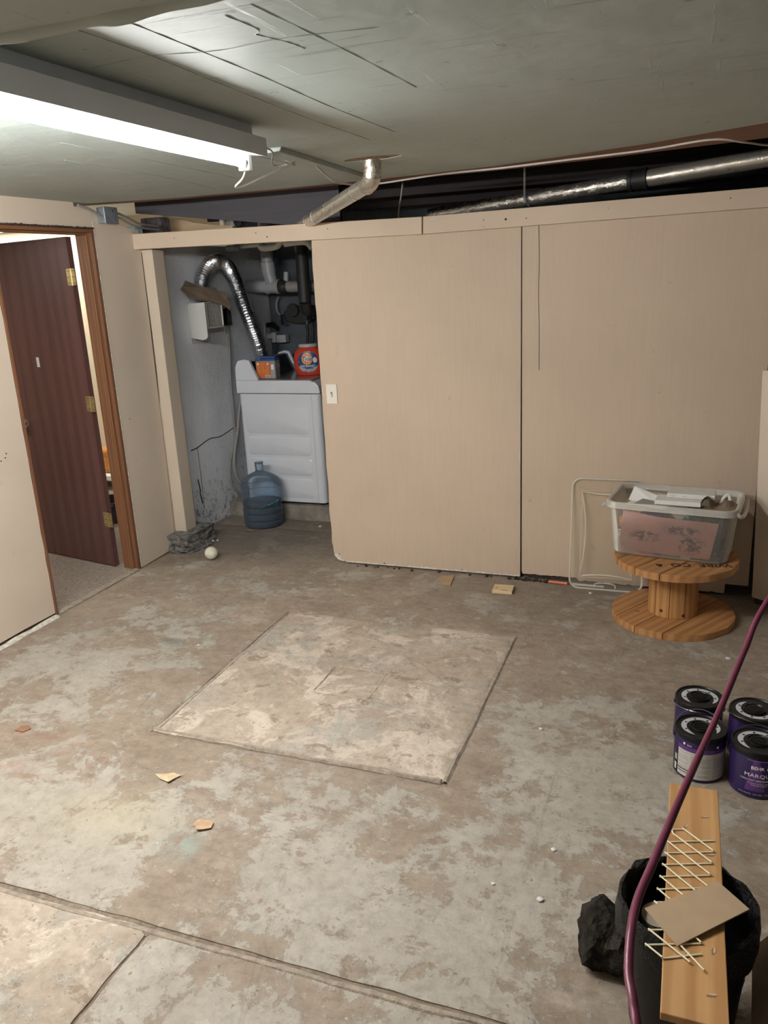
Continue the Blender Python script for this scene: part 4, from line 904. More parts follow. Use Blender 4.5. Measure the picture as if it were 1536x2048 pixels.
# ---- plumbing on the back wall
t_ = thing('drain_pipe', 'grey-white plastic drain pipe with a tee above the dryer', 'pipe', (0, 0, 0))
PY = 5.70
obj('pipe_run', MB().tube([(-3.30, PY, 1.693), (-3.06, PY, 1.683)], .047, 22), M['pvc'], t_, smooth=True)
obj('tee', MB().tube([(-3.075, PY, 1.684), (-3.055, PY, 1.683), (-3.054, PY, 1.683), (-2.985, PY, 1.681), (-2.984, PY, 1.681), (-2.96, PY, 1.680)], lambda i: (.056, .056, .051, .051, .056, .056)[i], 22), M['pvc'], t_, smooth=True)
obj('vertical_pipe', MB().tube([(-3.02, PY, 1.69), (-3.045, PY, 1.775), (-3.046, PY, 1.78), (-3.05, PY, 1.86), (-3.051, PY, 1.865), (-3.055, PY, 2.2)], lambda i: (.044, .050, .054, .054, .047, .047)[i], 22), M['pvc'], t_, smooth=True)
c_ = obj('rubber_sleeve', MB().tube([(-2.96, PY, 1.680), (-2.955, PY, 1.680), (-2.90, PY, 1.677), (-2.895, PY, 1.677)], lambda i: (.050, .054, .054, .050)[i], 22), M['rubber'], t_, smooth=True); c_['label'] = 'black rubber sleeve'
obj('pipe_run', MB().tube([(-2.90, PY, 1.677), (-2.1, PY, 1.65)], .042, 20), M['cable_grey'], t_, smooth=True)
obj('cleanout_stub', MB().tube([(-2.90, PY - .01, 1.72), (-2.893, PY - .01, 1.785)], .020, 14), M['pvc'], t_, smooth=True)
tag(obj('black_stack', MB().tube([(-2.70, 5.58, 1.56), (-2.70, 5.58, 2.3)], .048, 20).tube([(-2.70, 5.58, 1.56), (-2.70, 5.60, 1.50), (-2.70, 5.9, 1.47)], .045, 16), M['rubber'], smooth=True), 'black vertical pipe beside the plastic drain tee', 'pipe')
t_ = thing('valve_cluster', 'dark washer valves with chrome taps on the back wall', 'valve', (-3.09, 5.98, 1.43))
obj('manifold', MB().prism(disc(.145, 0, .15, .07, 20), .05, lambda u, v, w: (u, -.02 + w, v + .02)), M['black_matte'], t_, bevel=.01)
obj('handwheel', MB().lathe([(.05, 0), (.055, .01), (.05, .02), (0, .02)], 14), M['black_matte'], t_, loc=(.10, -.03, .06), rot=(PI / 2, 0, 0))
for u in (.015, .25):
    obj('tap', MB().tube([(u, -.03, .02), (u, -.08, .02), (u + .01, -.10, -.02)], .016, 12), M['chrome'], t_, smooth=True)
    obj('union_nut', MB().tube([(u + .01, -.10, -.02), (u + .012, -.10, -.05)], .020, 6), M['chrome'], t_)
obj('thin_pipe', MB().tube(spline([(0, -.03, .02), (-.04, -.03, .05), (-.045, -.03, .12), (-.02, -.03, .17)], 6), .007, 8), M['cable_grey'], t_, smooth=True)
for k, x in enumerate((0, .045)):
    tag(obj('fill_hose', MB().tube(spline([(-2.845 + x, 5.88, 1.385), (-2.84 + x, 5.88, 1.30), (-2.87 + x, 5.88, 1.18), (-2.95 + x, 5.89, 1.02)], 8), .012, 10), M['rubber'], smooth=True), ('left', 'right')[k] + ' black washer fill hose curving down behind the red tub', 'hose', 'washer fill hoses')
tag(obj('corner_line', MB().tube([(-3.235, 6.0, 1.64), (-3.23, 6.0, 1.4)], .003, 6), M['cable_white']), 'pale line of the closet corner itself below the drain tee', 'wire')  # the pale corner line of the walls, drawn as a thin tube
wp_ = [('white plastic pipe just under the header at its left', [(-3.10, 5.2, 1.962), (-3.02, 5.2, 1.964), (-2.60, 5.2, 1.975), (-2.45, 5.2, 1.98)], .014, 'pvc_white'),
       ('white elbow pipe under the header', [(-2.80, 5.16, 2.06), (-2.80, 5.16, 1.975), (-2.79, 5.14, 1.948), (-2.74, 5.14, 1.942), (-2.66, 5.14, 1.955), (-2.62, 5.14, 2.02)], .022, 'pvc_white'),
       ('short white pipe near the plywood edge', [(-2.61, 5.14, 1.962), (-2.50, 5.14, 1.968), (-2.44, 5.14, 1.96), (-2.40, 5.14, 1.92)], .022, 'pvc_white'),
       ('vertical white pipe stub above the header', [(-3.095, 5.16, 1.99), (-3.09, 5.16, 2.15)], .018, 'pvc_white'),
       ('grey fat pipe stub above the header', [(-3.03, 5.20, 1.99), (-3.03, 5.20, 2.165)], .042, 'pvc'),
       ('dark clamp pipe under the header beside the white pipe', [(-3.05, 5.12, 1.955), (-2.95, 5.12, 1.955)], .020, 'galv')]
for lab, pts, r_, mt in wp_:
    tag(obj('water_pipe', MB().tube(spline(pts, 6) if len(pts) > 2 else pts, r_, 14), M[mt], smooth=True), lab, 'pipe')
tag(obj('round_valve', MB().lathe([(.0, .03), (.03, .025), (.042, 0), (.03, -.025), (0, -.03)], 16), M['black_matte'], smooth=True, loc=(-2.955, 5.16, 2.125), rot=(PI / 2, 0, 0)), 'round dark valve knob above the header board', 'valve')
# ---- small things on the floor
tag(obj('dryer_ball', lump(.042, .042, .042, 4, .03, 3, 2, False), M['ball'], smooth=True, loc=(-2.835, 4.19, .042)), 'cream felted wool ball beside the crumbled footing', 'ball')
t_ = tag(obj('cardboard_scrap', MB().prism([(-.04, -.055), (.045, -.05), (.03, .08), (-.045, .072)], .004, lambda u, v, w: (u, v, .0015 + w + .006 * (v > 0))), M['card'], loc=(-1.24, 4.15, 0)), 'small square of brown cardboard by the plywood foot', 'cardboard')
obj('dark_edge', MB().prism([(-.065, -.052), (-.04, -.054), (-.045, .07), (-.055, .065)], .003, XY), M['cable_grey'], t_)
t_ = tag(obj('wood_block', MB().box(-.056, .056, -.048, .048, 0, .020), M['block_wood'], bevel=.003, loc=(-.888, 4.098, .001), rot=(0, 0, R(3))), 'pale offcut block of wood on the floor near the plywood seam', 'wood block')
obj('dark_knot', MB().prism(disc(.012, -.034, .022, .004, 12), .0006, lambda u, v, w: (u, v, .0203 + w)), M['chip'], t_)
obj('dark_knot', MB().prism(disc(-.035, -.01, .008, .004, 12), .0006, lambda u, v, w: (u, v, .0203 + w)), M['chip'], t_)
tag(obj('coral_stick', MB().tube([(-.665, 4.275, .010), (-.565, 4.268, .010)], .007, 8).tube([(-.575, 4.269, .010), (-.56, 4.268, .010)], .009, 8), M['coral']), 'thin coral orange stick at the foot of the second plywood sheet', 'stick')
tag(obj('white_stick', MB().box(-.09, .09, -.006, .006, 0, .010, Matrix.Rotation(R(-1), 4, 'Z')), M['paper'], bevel=.002, loc=(-.45, 4.272, .003)), 'thin white stick between coral stick and clear lid', 'stick')
def leaf(pts, mid, h):
    n_ = len(pts); vs = [(0, 0, h)] + [(x, y, .004 + .012 * abs(fbm(i, 2, h, .9))) for i, (x, y) in enumerate(pts)]
    return MB().add(vs, [(0, i + 1, (i + 1) % n_ + 1) for i in range(n_)])
l1 = tag(obj('dry_leaf', leaf([(-.06, .005), (-.025, .015), (.0, .035), (.022, .025), (.04, .03), (.028, .005), (.02, -.028), (.0, -.018), (-.03, -.012)], 0, .014), M['leaf'], loc=(-1.685, 2.055, .001)), 'pale dry leaf with a pointed tip on the front floor', 'leaf')
obj('leaf_stem', MB().tube([(.02, .01, .008), (.045, .035, .006), (.05, .05, .008)], .0012, 5), M['leaf'], l1)
l2 = tag(obj('dry_leaf', leaf([(-.035, -.01), (-.03, .02), (.0, .028), (.028, .022), (.034, -.005), (.015, -.02), (-.005, -.032), (-.02, -.015)], 0, .010), M['leaf2'], loc=(-1.415, 1.865, .001)), 'brown dry leaf nearer the front joint', 'leaf')
obj('leaf_stem', MB().tube([(-.005, -.03, .005), (-.012, -.045, .004)], .0012, 5), M['leaf2'], l2)
tag(obj('bark_chip', MB().prism([(-.03, -.012), (.01, -.025), (.032, .0), (.012, .024), (-.02, .02)], .004, XY), M['chip'], loc=(-2.475, 2.175, .001), rot=(0, 0, .3)), 'square brown chip on the floor at the far left', 'chip')
for k, (x, y, s_, lab) in enumerate(((-.304, 1.87, .012, 'largest pale plaster crumb on the floor left of the rock'), (-.445, 1.892, .007, 'pale plaster crumb left of the largest one'), (-.30, 2.085, .010, 'pale crumb on a grey paint patch before the paint cans'), (-.42, 4.17, .012, 'pale plaster crumb below the clear lid'), (-2.2, 3.05, .007, 'pale crumb on the floor between door and square slab'), (.25, 3.55, .012, 'pale crumb right of the wooden spool'), (-.45, 2.75, .010, 'pale crumb beside the square slab'), (-2.42, 4.98, .014, 'pale crumb at the foot of the dryer plinth'))):
    tag(obj('plaster_crumb', lump(s_, s_ * .8, s_ * .5, 1, .4, 2, k), M['crumb'], loc=(x, y, 0)), lab, 'crumb', 'plaster crumbs on the floor')

# ---- wooden cable spool
SPX, SPY, SH = .003, 3.968, .332
t_ = thing('cable_spool', 'wooden cable spool standing as a low table', 'cable spool', (SPX, SPY, 0))
def disc_planks(z0, z1, Rr, ang, offs):
    ca, sa = math.cos(ang), math.sin(ang)
    for a, b in zip(offs, offs[1:]):
        a_, b_ = a + .0018, b - .0018; up = []; dn = []
        lo, hi = max(-Rr, a_), min(Rr, b_)
        for k in range(13):
            q = lo + (hi - lo) * k / 12; h_ = math.sqrt(max(0, Rr * Rr - q * q)); up.append((q, h_)); dn.append((q, -h_))
        poly = dn + up[::-1]
        clean = [poly[0]] + [p for p, q in zip(poly[1:], poly) if (p[0] - q[0]) ** 2 + (p[1] - q[1]) ** 2 > 1e-8]
        if (clean[0][0] - clean[-1][0]) ** 2 + (clean[0][1] - clean[-1][1]) ** 2 < 1e-8: clean.pop()
        dz = random.uniform(-.0012, .0012)
        mb = MB().prism([(v, -u) for u, v in clean], z1 - z0, lambda u, v, w: (u, v, z0 + w + dz))
        obj('plank', mb, M['pine_x'], t_, bevel=.0015, rot=(0, 0, ang))
disc_planks(0.001, .036, .293, R(59), [-.30, -.155, -.02, .118, .30])
disc_planks(SH - .036, SH - .001, .290, R(59), [-.30, -.17, -.035, .09, .30])
for k in range(10):
    a0, a1 = 2 * PI * (k + .3) / 10 + .012, 2 * PI * (k + 1.3) / 10 - .012
    pl_ = [(.118 * math.cos(a0 + (a1 - a0) * j / 4), .118 * math.sin(a0 + (a1 - a0) * j / 4)) for j in range(5)] + [(.098 * math.cos(a1 - (a1 - a0) * j / 4), .098 * math.sin(a1 - (a1 - a0) * j / 4)) for j in range(5)]
    obj('stave', MB().prism(pl_, SH - .074, lambda u, v, w: (u, v, .037 + w)), M['pine_z'], t_, bevel=.0015)
for x, z in ((-.052, .072), (.052, .055)):
    obj('knot', MB().lathe([(0, .001), (.008, .0006), (.008, -.004)], 12), M['rot'], t_, loc=(x, -math.sqrt(.1185 ** 2 - x * x), z), rot=(PI / 2, 0, math.atan2(x, math.sqrt(.1185 ** 2 - x * x))))
def stencil(x, y, z, a=R(190), c=(.115, -.125)):
    return (c[0] + x * math.cos(a) - y * math.sin(a), c[1] + x * math.sin(a) + y * math.cos(a), SH + .0006 + z * .3)
text('lettering', 'WIRE  CO', .062, M['stencil'], t_, lambda x, y, z: stencil(x, y, z), bold=.001)
text('lettering', '&', .05, M['stencil'], t_, lambda x, y, z: stencil(x + .19, y + .01, z), bold=.001)
# ---- clear lid leaning on the plywood
t_ = thing('tote_lid', 'clear plastic tote lid leaning against the plywood', 'lid', (-.352, 4.236, .004), (R(-6), 0, 0))
ol = rrect(.385, .615, .05, 6, 0, .3075)
obj('lid_sheet', MB().prism(ol, .0025, lambda u, v, w: (u, w, v)), M['lid_clear'], t_)
obj('lid_rim', MB().tube([(u, .0, v) for u, v in ol], .0055, 8, closed=True), M['lid_edge'], t_, smooth=True)
inner = []
for (ax, az), (bx, bz), sg in (((-.140, .545), (.140, .545), (0, -.012)), ((.140, .545), (.140, .07), (-.026, 0)), ((.140, .07), (-.140, .07), (0, .014)), ((-.140, .07), (-.140, .545), (.026, 0))):
    for k in range(10):
        q = k / 10; b_ = 4 * q * (1 - q); inner.append((ax + (bx - ax) * q + sg[0] * b_, -.004, az + (bz - az) * q + sg[1] * b_))
obj('raised_ridge', MB().tube(inner, .0036, 8, closed=True), M['lid_edge'], t_, smooth=True)
obj('raised_ridge', MB().tube([(-.138, -.002, .55), (.138, -.002, .55), (.138, -.002, .066), (-.138, -.002, .066)], .002, 6, closed=True), M['lid_edge'], t_)
obj('latch_notch', MB().tube(spline([(-.055, -.003, .012), (-.05, -.003, .032), (0, -.003, .038), (.05, -.003, .032), (.055, -.003, .012)], 6), .003, 7), M['lid_edge'], t_, smooth=True)
# ---- clear tote and what it holds
TX, TY, TA = -.012, 4.056, R(-7.8)
t_ = thing('storage_tote', 'clear plastic storage tote full of craft supplies on the spool', 'tote', (TX, TY, SH + .002), TA)
def loft(rings):
    mb = MB(); n_ = None; vs = []; fs = []
    for (w_, d_, r_, z) in rings:
        q = rrect(w_, d_, r_, 6); n_ = len(q); vs += [(x, y, z) for x, y in q]
    for i in range(len(rings) - 1):
        for k in range(n_): fs.append((i * n_ + k, i * n_ + (k + 1) % n_, (i + 1) * n_ + (k + 1) % n_, (i + 1) * n_ + k))
    fs += [tuple(reversed(range(n_))), tuple(range((len(rings) - 1) * n_, len(rings) * n_))]
    return mb.add(vs, fs)
obj('tote_shell', loft([(.52, .325, .05, 0), (.535, .34, .05, .010), (.575, .375, .055, .25), (.571, .371, .053, .25), (.531, .336, .048, .012), (.516, .321, .046, .0025)]), M['tote'], t_, smooth=True)
def loft_ring(rings):
    mb = loft(rings); mb.f = mb.f[:-2]; n_ = len(mb.v) // len(rings); k0 = (len(rings) - 1) * n_
    mb.f += [(k0 + k, k0 + (k + 1) % n_, (k + 1) % n_, k) for k in range(n_)]; return mb
obj('tote_rim', loft_ring([(.571, .371, .053, .246), (.578, .378, .056, .246), (.596, .396, .06, .249), (.604, .404, .062, .243), (.609, .409, .064, .243), (.606, .406, .063, .272), (.600, .400, .06, .275), (.590, .390, .058, .275), (.574, .374, .054, .272)]), M['tote_rim'], t_, smooth=True)
for s_ in (-1, 1):
    obj('handle', MB().tube(spline([(s_ * .298, -.17, .255), (s_ * .316, -.15, .24), (s_ * .322, 0, .225), (s_ * .316, .15, .24), (s_ * .298, .17, .255)], 7), lambda i: .009, 8), M['tote_rim'], t_, smooth=True)
def in_tote(name, mb, mat, label, cat, loc, rot=(0, 0, 0), **k):
    o = obj(name, mb, mat, **k)
    mt_ = Matrix.Translation((TX, TY, SH + .002)) @ Matrix.Rotation(TA, 4, 'Z')
    o.location = mt_ @ Vector(loc)
    from mathutils import Euler
    o.rotation_euler = (Matrix.Rotation(TA, 3, 'Z') @ Euler(rot).to_matrix()).to_euler()
    return tag(o, label, cat, 'craft supplies in the tote')
in_tote('floral_folder', MB().prism([(-.215, .226), (-.05, .205), (.222, .198), (.190, .012), (-.238, .010)], .004, lambda u, v, w: (u, w - .0262 + .105 * 0 - (v - .01) * .085, v)), M['pink'], 'pink folder printed with dark flowers inside the tote front', 'folder', (.0, -.128, .004))
in_tote('striped_sheet', MB().box(-.25, .10, -.003, .003, 0, .018), M['paper'], 'pale rolled sheet edge at the bottom of the tote', 'paper', (0, -.1515, .0045), (0, R(1.0), 0))
for k, (a, b, mt) in enumerate(((-.14, -.07, 'coral'), (-.07, -.03, 'purple_wrap'), (-.03, .06, 'print_grey'))):
    in_tote('striped_sheet', MB().box(a, b, -.001, .001, 0, .014), M[mt], ('coral', 'purple', 'grey')[k] + ' band of printed sheet at the bottom of the tote', 'paper', (0, -.157, .006), (0, R(1.0), 0))
j_ = in_tote('paint_jar', MB().lathe([(.030, 0), (.033, .003), (.033, .06), (.028, .07), (0, .07)], 20), M['vent_white'], 'white ribbed jar lying at the left end of the tote', 'jar', (-.245, -.128, .085), (0, PI / 2, 0), smooth=True)
for k in range(8): obj('cap_rib', MB().box(-.001, .001, -.033, -.0345, .002, .03, Matrix.Rotation(k * PI / 4, 4, 'Z')), M['print_grey'], j_)
in_tote('glue_bottle', MB().lathe([(.034, 0), (.036, .01), (.036, .075), (.02, .09), (.018, .10), (0, .10)], 20), M['tan_bottle'], 'amber bottle at the left end of the tote', 'bottle', (-.235, -.115, .150), (0, PI / 2 - .3, 0), smooth=True)
in_tote('mauve_tube', MB().lathe([(.016, 0), (.017, .09), (.010, .10), (0, .10)], 14), M['mauve'], 'mauve tube between amber bottle and white jar', 'tube', (-.25, -.125, .135), (0, PI / 2, .1), smooth=True)
in_tote('cotton_swab', MB().tube([(0, 0, 0), (.12, 0, .006)], .004, 8), M['paper'], 'thin white stick above the white jar in the tote', 'stick', (-.255, -.15, .118))
in_tote('dark_pen', MB().tube([(0, 0, 0), (.15, 0, 0)], .007, 10).tube([(.05, 0, 0), (.064, 0, 0)], .008, 10), M['print_grey'], 'dark pen lying under the white jar in the tote', 'pen', (-.25, -.145, .036))
in_tote('purple_bag', lump(.080, .050, .120, 3, .22, 2, 3), M['purple_wrap'], 'purple wrapped bundle behind the pink folder', 'bundle', (-.105, -.05, .008), smooth=True)
in_tote('teal_bag', lump(.068, .050, .120, 3, .22, 2, 9), M['teal'], 'teal wrapped bundle near the middle of the tote', 'bundle', (.066, -.05, .008), smooth=True)
in_tote('grey_bag', lump(.036, .09, .108, 4, .28, 2.4, 5), M['grey_wrap'], 'crinkled grey plastic bag at the right end of the tote', 'bag', (.195, -.01, .008), smooth=True)
in_tote('beige_stack', MB().box(-.22, -.07, .03, .13, 0, .20), M['card_pale'], 'beige box at the bottom of the tote behind the folder', 'box', (0, 0, .005), bevel=.004)
in_tote('green_box', MB().box(-.05, .13, .04, .12, 0, .20), M['grey_paint'], 'grey-green box at the back of the tote', 'box', (0, .01, .005), bevel=.004)
b_ = in_tote('white_box', MB().box(-.105, .105, -.055, .055, 0, .022), M['paper'], 'flat white box on top of the tote contents', 'box', (.025, -.075, .262), (0, 0, R(2)), bevel=.002)
b_ = in_tote('white_box', MB().box(-.108, .108, -.06, .06, 0, .022), M['vent_white'], 'second white box with small print lying over the first', 'box', (.075, -.01, .285), (0, 0, R(3)), bevel=.002)
for k in range(4): obj('print_mark', MB().box(-.09 + k * .05, -.07 + k * .05, -.0606, -.06, .008, .0095), M['print_grey'], b_)
p_ = in_tote('letter', MB().add([(-.075, 0, .062), (-.100, -.01, -.01), (.03, -.03, -.008), (.055, 0, .018), (-.075, .001, .062), (-.100, -.009, -.01), (.03, -.029, -.008), (.055, .001, .018)], [(0, 1, 2, 3), (7, 6, 5, 4), (0, 4, 5, 1), (1, 5, 6, 2), (2, 6, 7, 3), (3, 7, 4, 0)]), M['paper'], 'white printed paper sticking up at the left of the tote', 'paper', (-.12, -.03, .255))
in_tote('photo_print', MB().prism([(-.06, -.03), (.05, -.05), (.07, .03), (-.03, .045)], .002, XY), M['print_grey'], 'dark photo print lying by the white paper in the tote', 'photo', (-.115, -.115, .258), (R(8), R(4), 0))
in_tote('loose_sheet', MB().prism([(-.10, -.02), (.09, -.04), (.10, .02), (-.08, .03)], .0015, XY), M['paper'], 'loose white sheet under the dark photo in the tote', 'paper', (-.11, -.135, .2555), (R(5), R(3), 0))
in_tote('paper_corner', MB().prism([(-.052, .048), (.05, .05), (.004, -.012)], .0015, lambda u, v, w: (u, w - .05 * (v + .0) , v)), M['paper'], 'white paper corner hanging down inside the tote front', 'paper', (.04, -.158, .20))
def curl():
    mb = MB(); vs = []; fs = []
    for i in range(13):
        u = i / 12
        for j in range(4):
            v = j / 3; h_ = .07 * math.exp(-((u - .30) / .09) ** 2) * (1 - .5 * v) + .035 * math.exp(-((u - .75) / .12) ** 2) * v + .006 * fbm(i, j, 0, .9)
            vs.append((-.09 + .19 * u, -.06 + .12 * v, h_))
    for i in range(12):
        for j in range(3): fs.append((4 * i + j, 4 * i + j + 1, 4 * i + j + 5, 4 * i + j + 4))
    n_ = len(vs); vs2 = [(x, y, z - .002) for x, y, z in vs]
    return mb.add(vs + vs2, fs + [tuple(n_ + k for k in reversed(f)) for f in fs])
in_tote('kraft_paper', curl(), M['kraft'], 'crumpled brown kraft paper at the right of the tote', 'paper', (.185, -.06, .257))
in_tote('kraft_sheet', MB().prism([(-.09, -.03), (.10, -.035), (.11, .03), (-.07, .04)], .0015, XY), M['kraft'], 'flat brown paper under the crumpled kraft paper', 'paper', (.15, -.12, .254), (R(3), R(-1), 0))
in_tote('tissue_twist', MB().tube(spline([(0, 0, 0), (.01, 0, .03), (.03, .01, .045), (.04, 0, .02)], 5), .008, 8), M['paper'], 'white twist of tissue behind the kraft paper', 'paper', (.21, -.02, .258), smooth=True)

# ---- paint cans
CR, CH = .0835, .172
def can(label, x, y, turn, front=False, back=False, white=True, bail=0):
    t = thing('paint_can', label, 'paint can', (x, y, .001), turn, 'purple gallon paint cans')
    obj('can_body', MB().lathe([(CR - .006, 0), (CR, .004), (CR, CH - .022), (CR - .001, CH - .02)], 48), M['can_purple'], t, smooth=True)
    obj('can_lid', MB().lathe([(CR, CH - .022), (CR + .0025, CH - .020), (CR + .0025, CH - .004), (CR, CH), (CR - .004, CH), (CR - .007, CH - .004), (CR - .012, CH - .004), (0, CH - .004)], 48), M['can_black'], t, smooth=True)
    # pale C-shaped ring, tapering at both ends
    n_, o_, i_ = 40, [], []
    for k in range(n_ + 1):
        a = R(-35 + 280 * k / n_); q = k / n_; th = .5 * (1 - (2 * q - 1) ** 6); o_.append(((.057 + .015 * th) * math.cos(a), (.057 + .012 * th) * math.sin(a))); i_.append(((.057 - .014 * th * 1.5) * math.cos(a), (.057 - .014 * th * 1.5) * math.sin(a)))
    mb = MB(); vs = [(x_, y_, CH - .0032) for x_, y_ in o_ + i_]; mb.add(vs, [(k, k + 1, n_ + 2 + k, n_ + 1 + k) for k in range(n_)])
    rg = obj('lid_ring', mb, M['can_ring'], t); rg['label'] = 'pale grey printed ring on the lid'
    for a in (10, 60, 105, 150, 200):
        obj('icon', MB().box(-.0038, .0038, -.0032, .0032, 0, .0006, Matrix.Translation((.053 * math.cos(R(a)), .053 * math.sin(R(a)), CH - .0031)) @ Matrix.Rotation(R(a), 4, 'Z')), M['can_black'], rg)
    cp_ = obj('pour_cap', MB().lathe([(.036, CH - .004), (.036, CH + .001), (.033, CH + .003), (.030, CH - .001), (0, CH - .001)], 32), M['can_black'], t, smooth=True)
    for k in range(5): obj('grip_rib', MB().box(-.024 + .003 * abs(k - 2), .024 - .003 * abs(k - 2), -.0025, .0025, CH - .0012, CH + .003, Matrix.Translation((0, -.02 + k * .01, 0))), M['can_black'], cp_)
    def on_can(u, v, w): a = u / CR; return ((CR + .0006 + w) * math.sin(a), -(CR + .0006 + w) * math.cos(a), v)
    def strip(name, u0, u1, v0, v1, mat, w=0.0, par=t, taper=0):
        vs, fs = [], []
        n2 = 14
        for k in range(n2 + 1):
            for q in (0, 1):
                c_ = (u0 + u1) / 2; u = u0 + (u1 - u0) * k / n2; u = c_ + (u - c_) * (1 - taper * q); vs.append(on_can(u, (v0, v1)[q], w))
        for k in range(n2): fs.append((2 * k, 2 * k + 2, 2 * k + 3, 2 * k + 1))
        return obj(name, MB().add(vs, fs), mat, par, smooth=True)
    if back:
        lb = strip('paper_label', -.088, .110, .012, .112, M['can_label']); lb['label'] = 'white instruction label'
        mb = MB()
        for (u0, u1, v0, v1) in ((-.084, -.045, .03, .105), (-.038, .028, .02, .105), (.036, .104, .02, .105)):
            v = v1
            while v > v0:
                u = u0
                while u < u1 - .006:
                    w_ = random.uniform(.004, .014); a, b = on_can(u, v, .0003), on_can(min(u1, u + w_), v, .0003); mb.bar(a, b, .0002, .0012, (0, 0, 1)); u += w_ + .002
                v -= random.choice((.004, .004, .009))
        o = obj('small_print', mb, M['print_grey'], lb); o['kind'] = 'stuff'
        for (u0, u1, v0, v1) in ((-.086, -.040, .036, .0395), (-.086, -.032, .026, .029)): strip('bold_line', u0, u1, v0, v1, M['can_black'], .0004, lb)
        strip('green_patch', -.108, -.094, .055, .078, M['green'])
        strip('black_panel', -.110, -.092, .012, .05, M['can_black'], .0002)
        strip('white_panel', -.107, -.095, .018, .044, M['can_label'], .0005)
        bd = strip('purple_band', -.088, .110, .1125, .128, M['can_beam'])
        for u in (-.064, -.01, .05): obj('emblem', MB().prism(disc(u, .137, .0045, .0045, 10), .0005, lambda a, b, w: on_can(a, b, w)), M['white'], t)
        text('lettering', 'BEHR', .007, M['white'], t, lambda x_, y_, z_: on_can(x_ - .045, y_ + .135, .0006 + z_ * .3))
    if front:
        bm_ = strip('light_beam', -.034, .030, .030, .145, M['can_beam'], .0002, t, .70)
        def bent(s, size, u, v, mat, bold=0.0, sx=1.0, ax='CENTER'): return text('lettering', s, size, mat, t, lambda x_, y_, z_: on_can(x_ + u, y_ + v, .0006 + z_ * .3), bold=bold, sx=sx, ax=ax)
        bent('BEHR', .017, .002, .116, M['white'], .0003, 1.0)
        obj('bear_emblem', MB().prism([(.030, .112), (.031, .118), (.034, .121), (.042, .1215), (.047, .120), (.050, .121), (.052, .118), (.049, .117), (.048, .112), (.046, .112), (.045, .116), (.037, .116), (.035, .112), (.033, .112), (.033, .115), (.032, .112)], .0004, lambda a, b, w: on_can(a, b, w)), M['white'], t)
        bent('MARQUEE', .0185, .014, .088, M['white'], 0.0, 1.22)
        bent('[ ONE-COAT HIDE GUARANTEED ]', .0078, .012, .070, M['white'])
        bent('INTERIOR PAINT & PRIMER', .006, .010, .059, M['can_ring'])
        bent('STAIN-BLOCKING', .006, .010, .052, M['can_ring'])
        bent('SATIN ENAMEL   LOW VOC   1 US GAL', .006, .0, .018, M['can_ring'])
        strip('fine_line', -.03, .03, .143, .144, M['can_ring'], .0004)
    # wire bail and its ears
    for s_ in (-1, 1):
        obj('ear', MB().lathe([(.009, 0), (.009, .003), (.004, .006), (0, .006)], 12), M['can_purple'], t, loc=(s_ * (CR + .0005), .0, CH - .035), rot=(0, s_ * PI / 2, 0))
    arc = []
    for k in range(25):
        q = PI * k / 24; rr = CR + .006 + .010 * math.sin(q) ** .5
        arc.append((-(CR + .006) * math.cos(q), -rr * math.sin(q) * math.cos(bail), CH - .035 + rr * 1.05 * math.sin(q) * math.sin(bail)))
    obj('wire_bail', MB().tube(arc, .0014, 7), M['wire'], t, smooth=True)
    return t
can('paint can turned with its white instruction label toward the room', .118, 2.645, R(6), back=True, bail=R(150))
can('paint can behind the one with the white label', .116, 2.858, R(-8), bail=R(12))
can('paint can with the purple light beam design facing the room', .297, 2.605, R(-4), front=True, bail=R(158))
can('paint can behind the one with the beam design', .300, 2.815, R(150), bail=R(-20) + PI)

# ---- bucket and the things across it
BX, BY, BH = .070, 1.583, .350
t_ = thing('bucket', 'black plastic bucket lined with a bin bag under the plank', 'bucket', (BX, BY, .001))
def bk(z): return .112 + (.140 - .112) * z / BH
obj('bucket_wall', MB().lathe([(0, 0), (.110, 0), (.113, .006), (.138, BH - .03), (.146, BH - .028), (.146, BH - .004), (.142, BH), (.136, BH - .002), (.108, .01), (0, .01)], 48), M['black_gloss'], t_, smooth=True)
bg = MB(); vs = []; fs = []; nn = 64
prof_ = [(.128, BH - .16), (.130, BH - .06), (.131, BH - .005), (.139, BH + .004), (.149, BH + .000), (.152, BH - .03), (.150, BH - .075)]
for i, (r_, z) in enumerate(prof_):
    for k in range(nn):
        a = 2 * PI * k / nn; j_ = .5 + .5 * (math.cos(a - R(150)) > -.2)
        vs.append(((r_ + .007 * j_ * fbm(math.cos(a) * 3, math.sin(a) * 3, i * .7, 1.9)) * math.cos(a), (r_ + .007 * j_ * fbm(math.cos(a) * 3, math.sin(a) * 3, i * .7, 1.9)) * math.sin(a), z + (.010 * fbm(math.cos(a) * 2, math.sin(a) * 2, i + 4, 2.3) if i > 2 else 0) * (1 if i != 6 else 1.8)))
for i in range(len(prof_) - 1):
    for k in range(nn): fs.append((i * nn + k, i * nn + (k + 1) % nn, (i + 1) * nn + (k + 1) % nn, (i + 1) * nn + k))
bgo = obj('bin_bag', MB().add(vs, fs), M['bag'], t_, smooth=True); bgo['label'] = 'glossy crumpled black bag folded over the rim'
tag(obj('paper_roll', MB().ring(disc(0, 0, .038, .038, 24), disc(0, 0, .02, .02, 24), .27, XY), M['roll'], loc=(.030, 1.615, .014), rot=(R(3), R(-4), 0)), 'beige cardboard roll standing in the black bucket', 'roll')
PZ = .366
t_ = tag(obj('pine_plank', MB().box(-.0595, .0595, -.365, .365, 0, .018), M['pine_y'], bevel=.002, loc=(.0815, 1.608, PZ), rot=(0, 0, R(.0))), 'pine plank laid across the black bucket', 'plank')
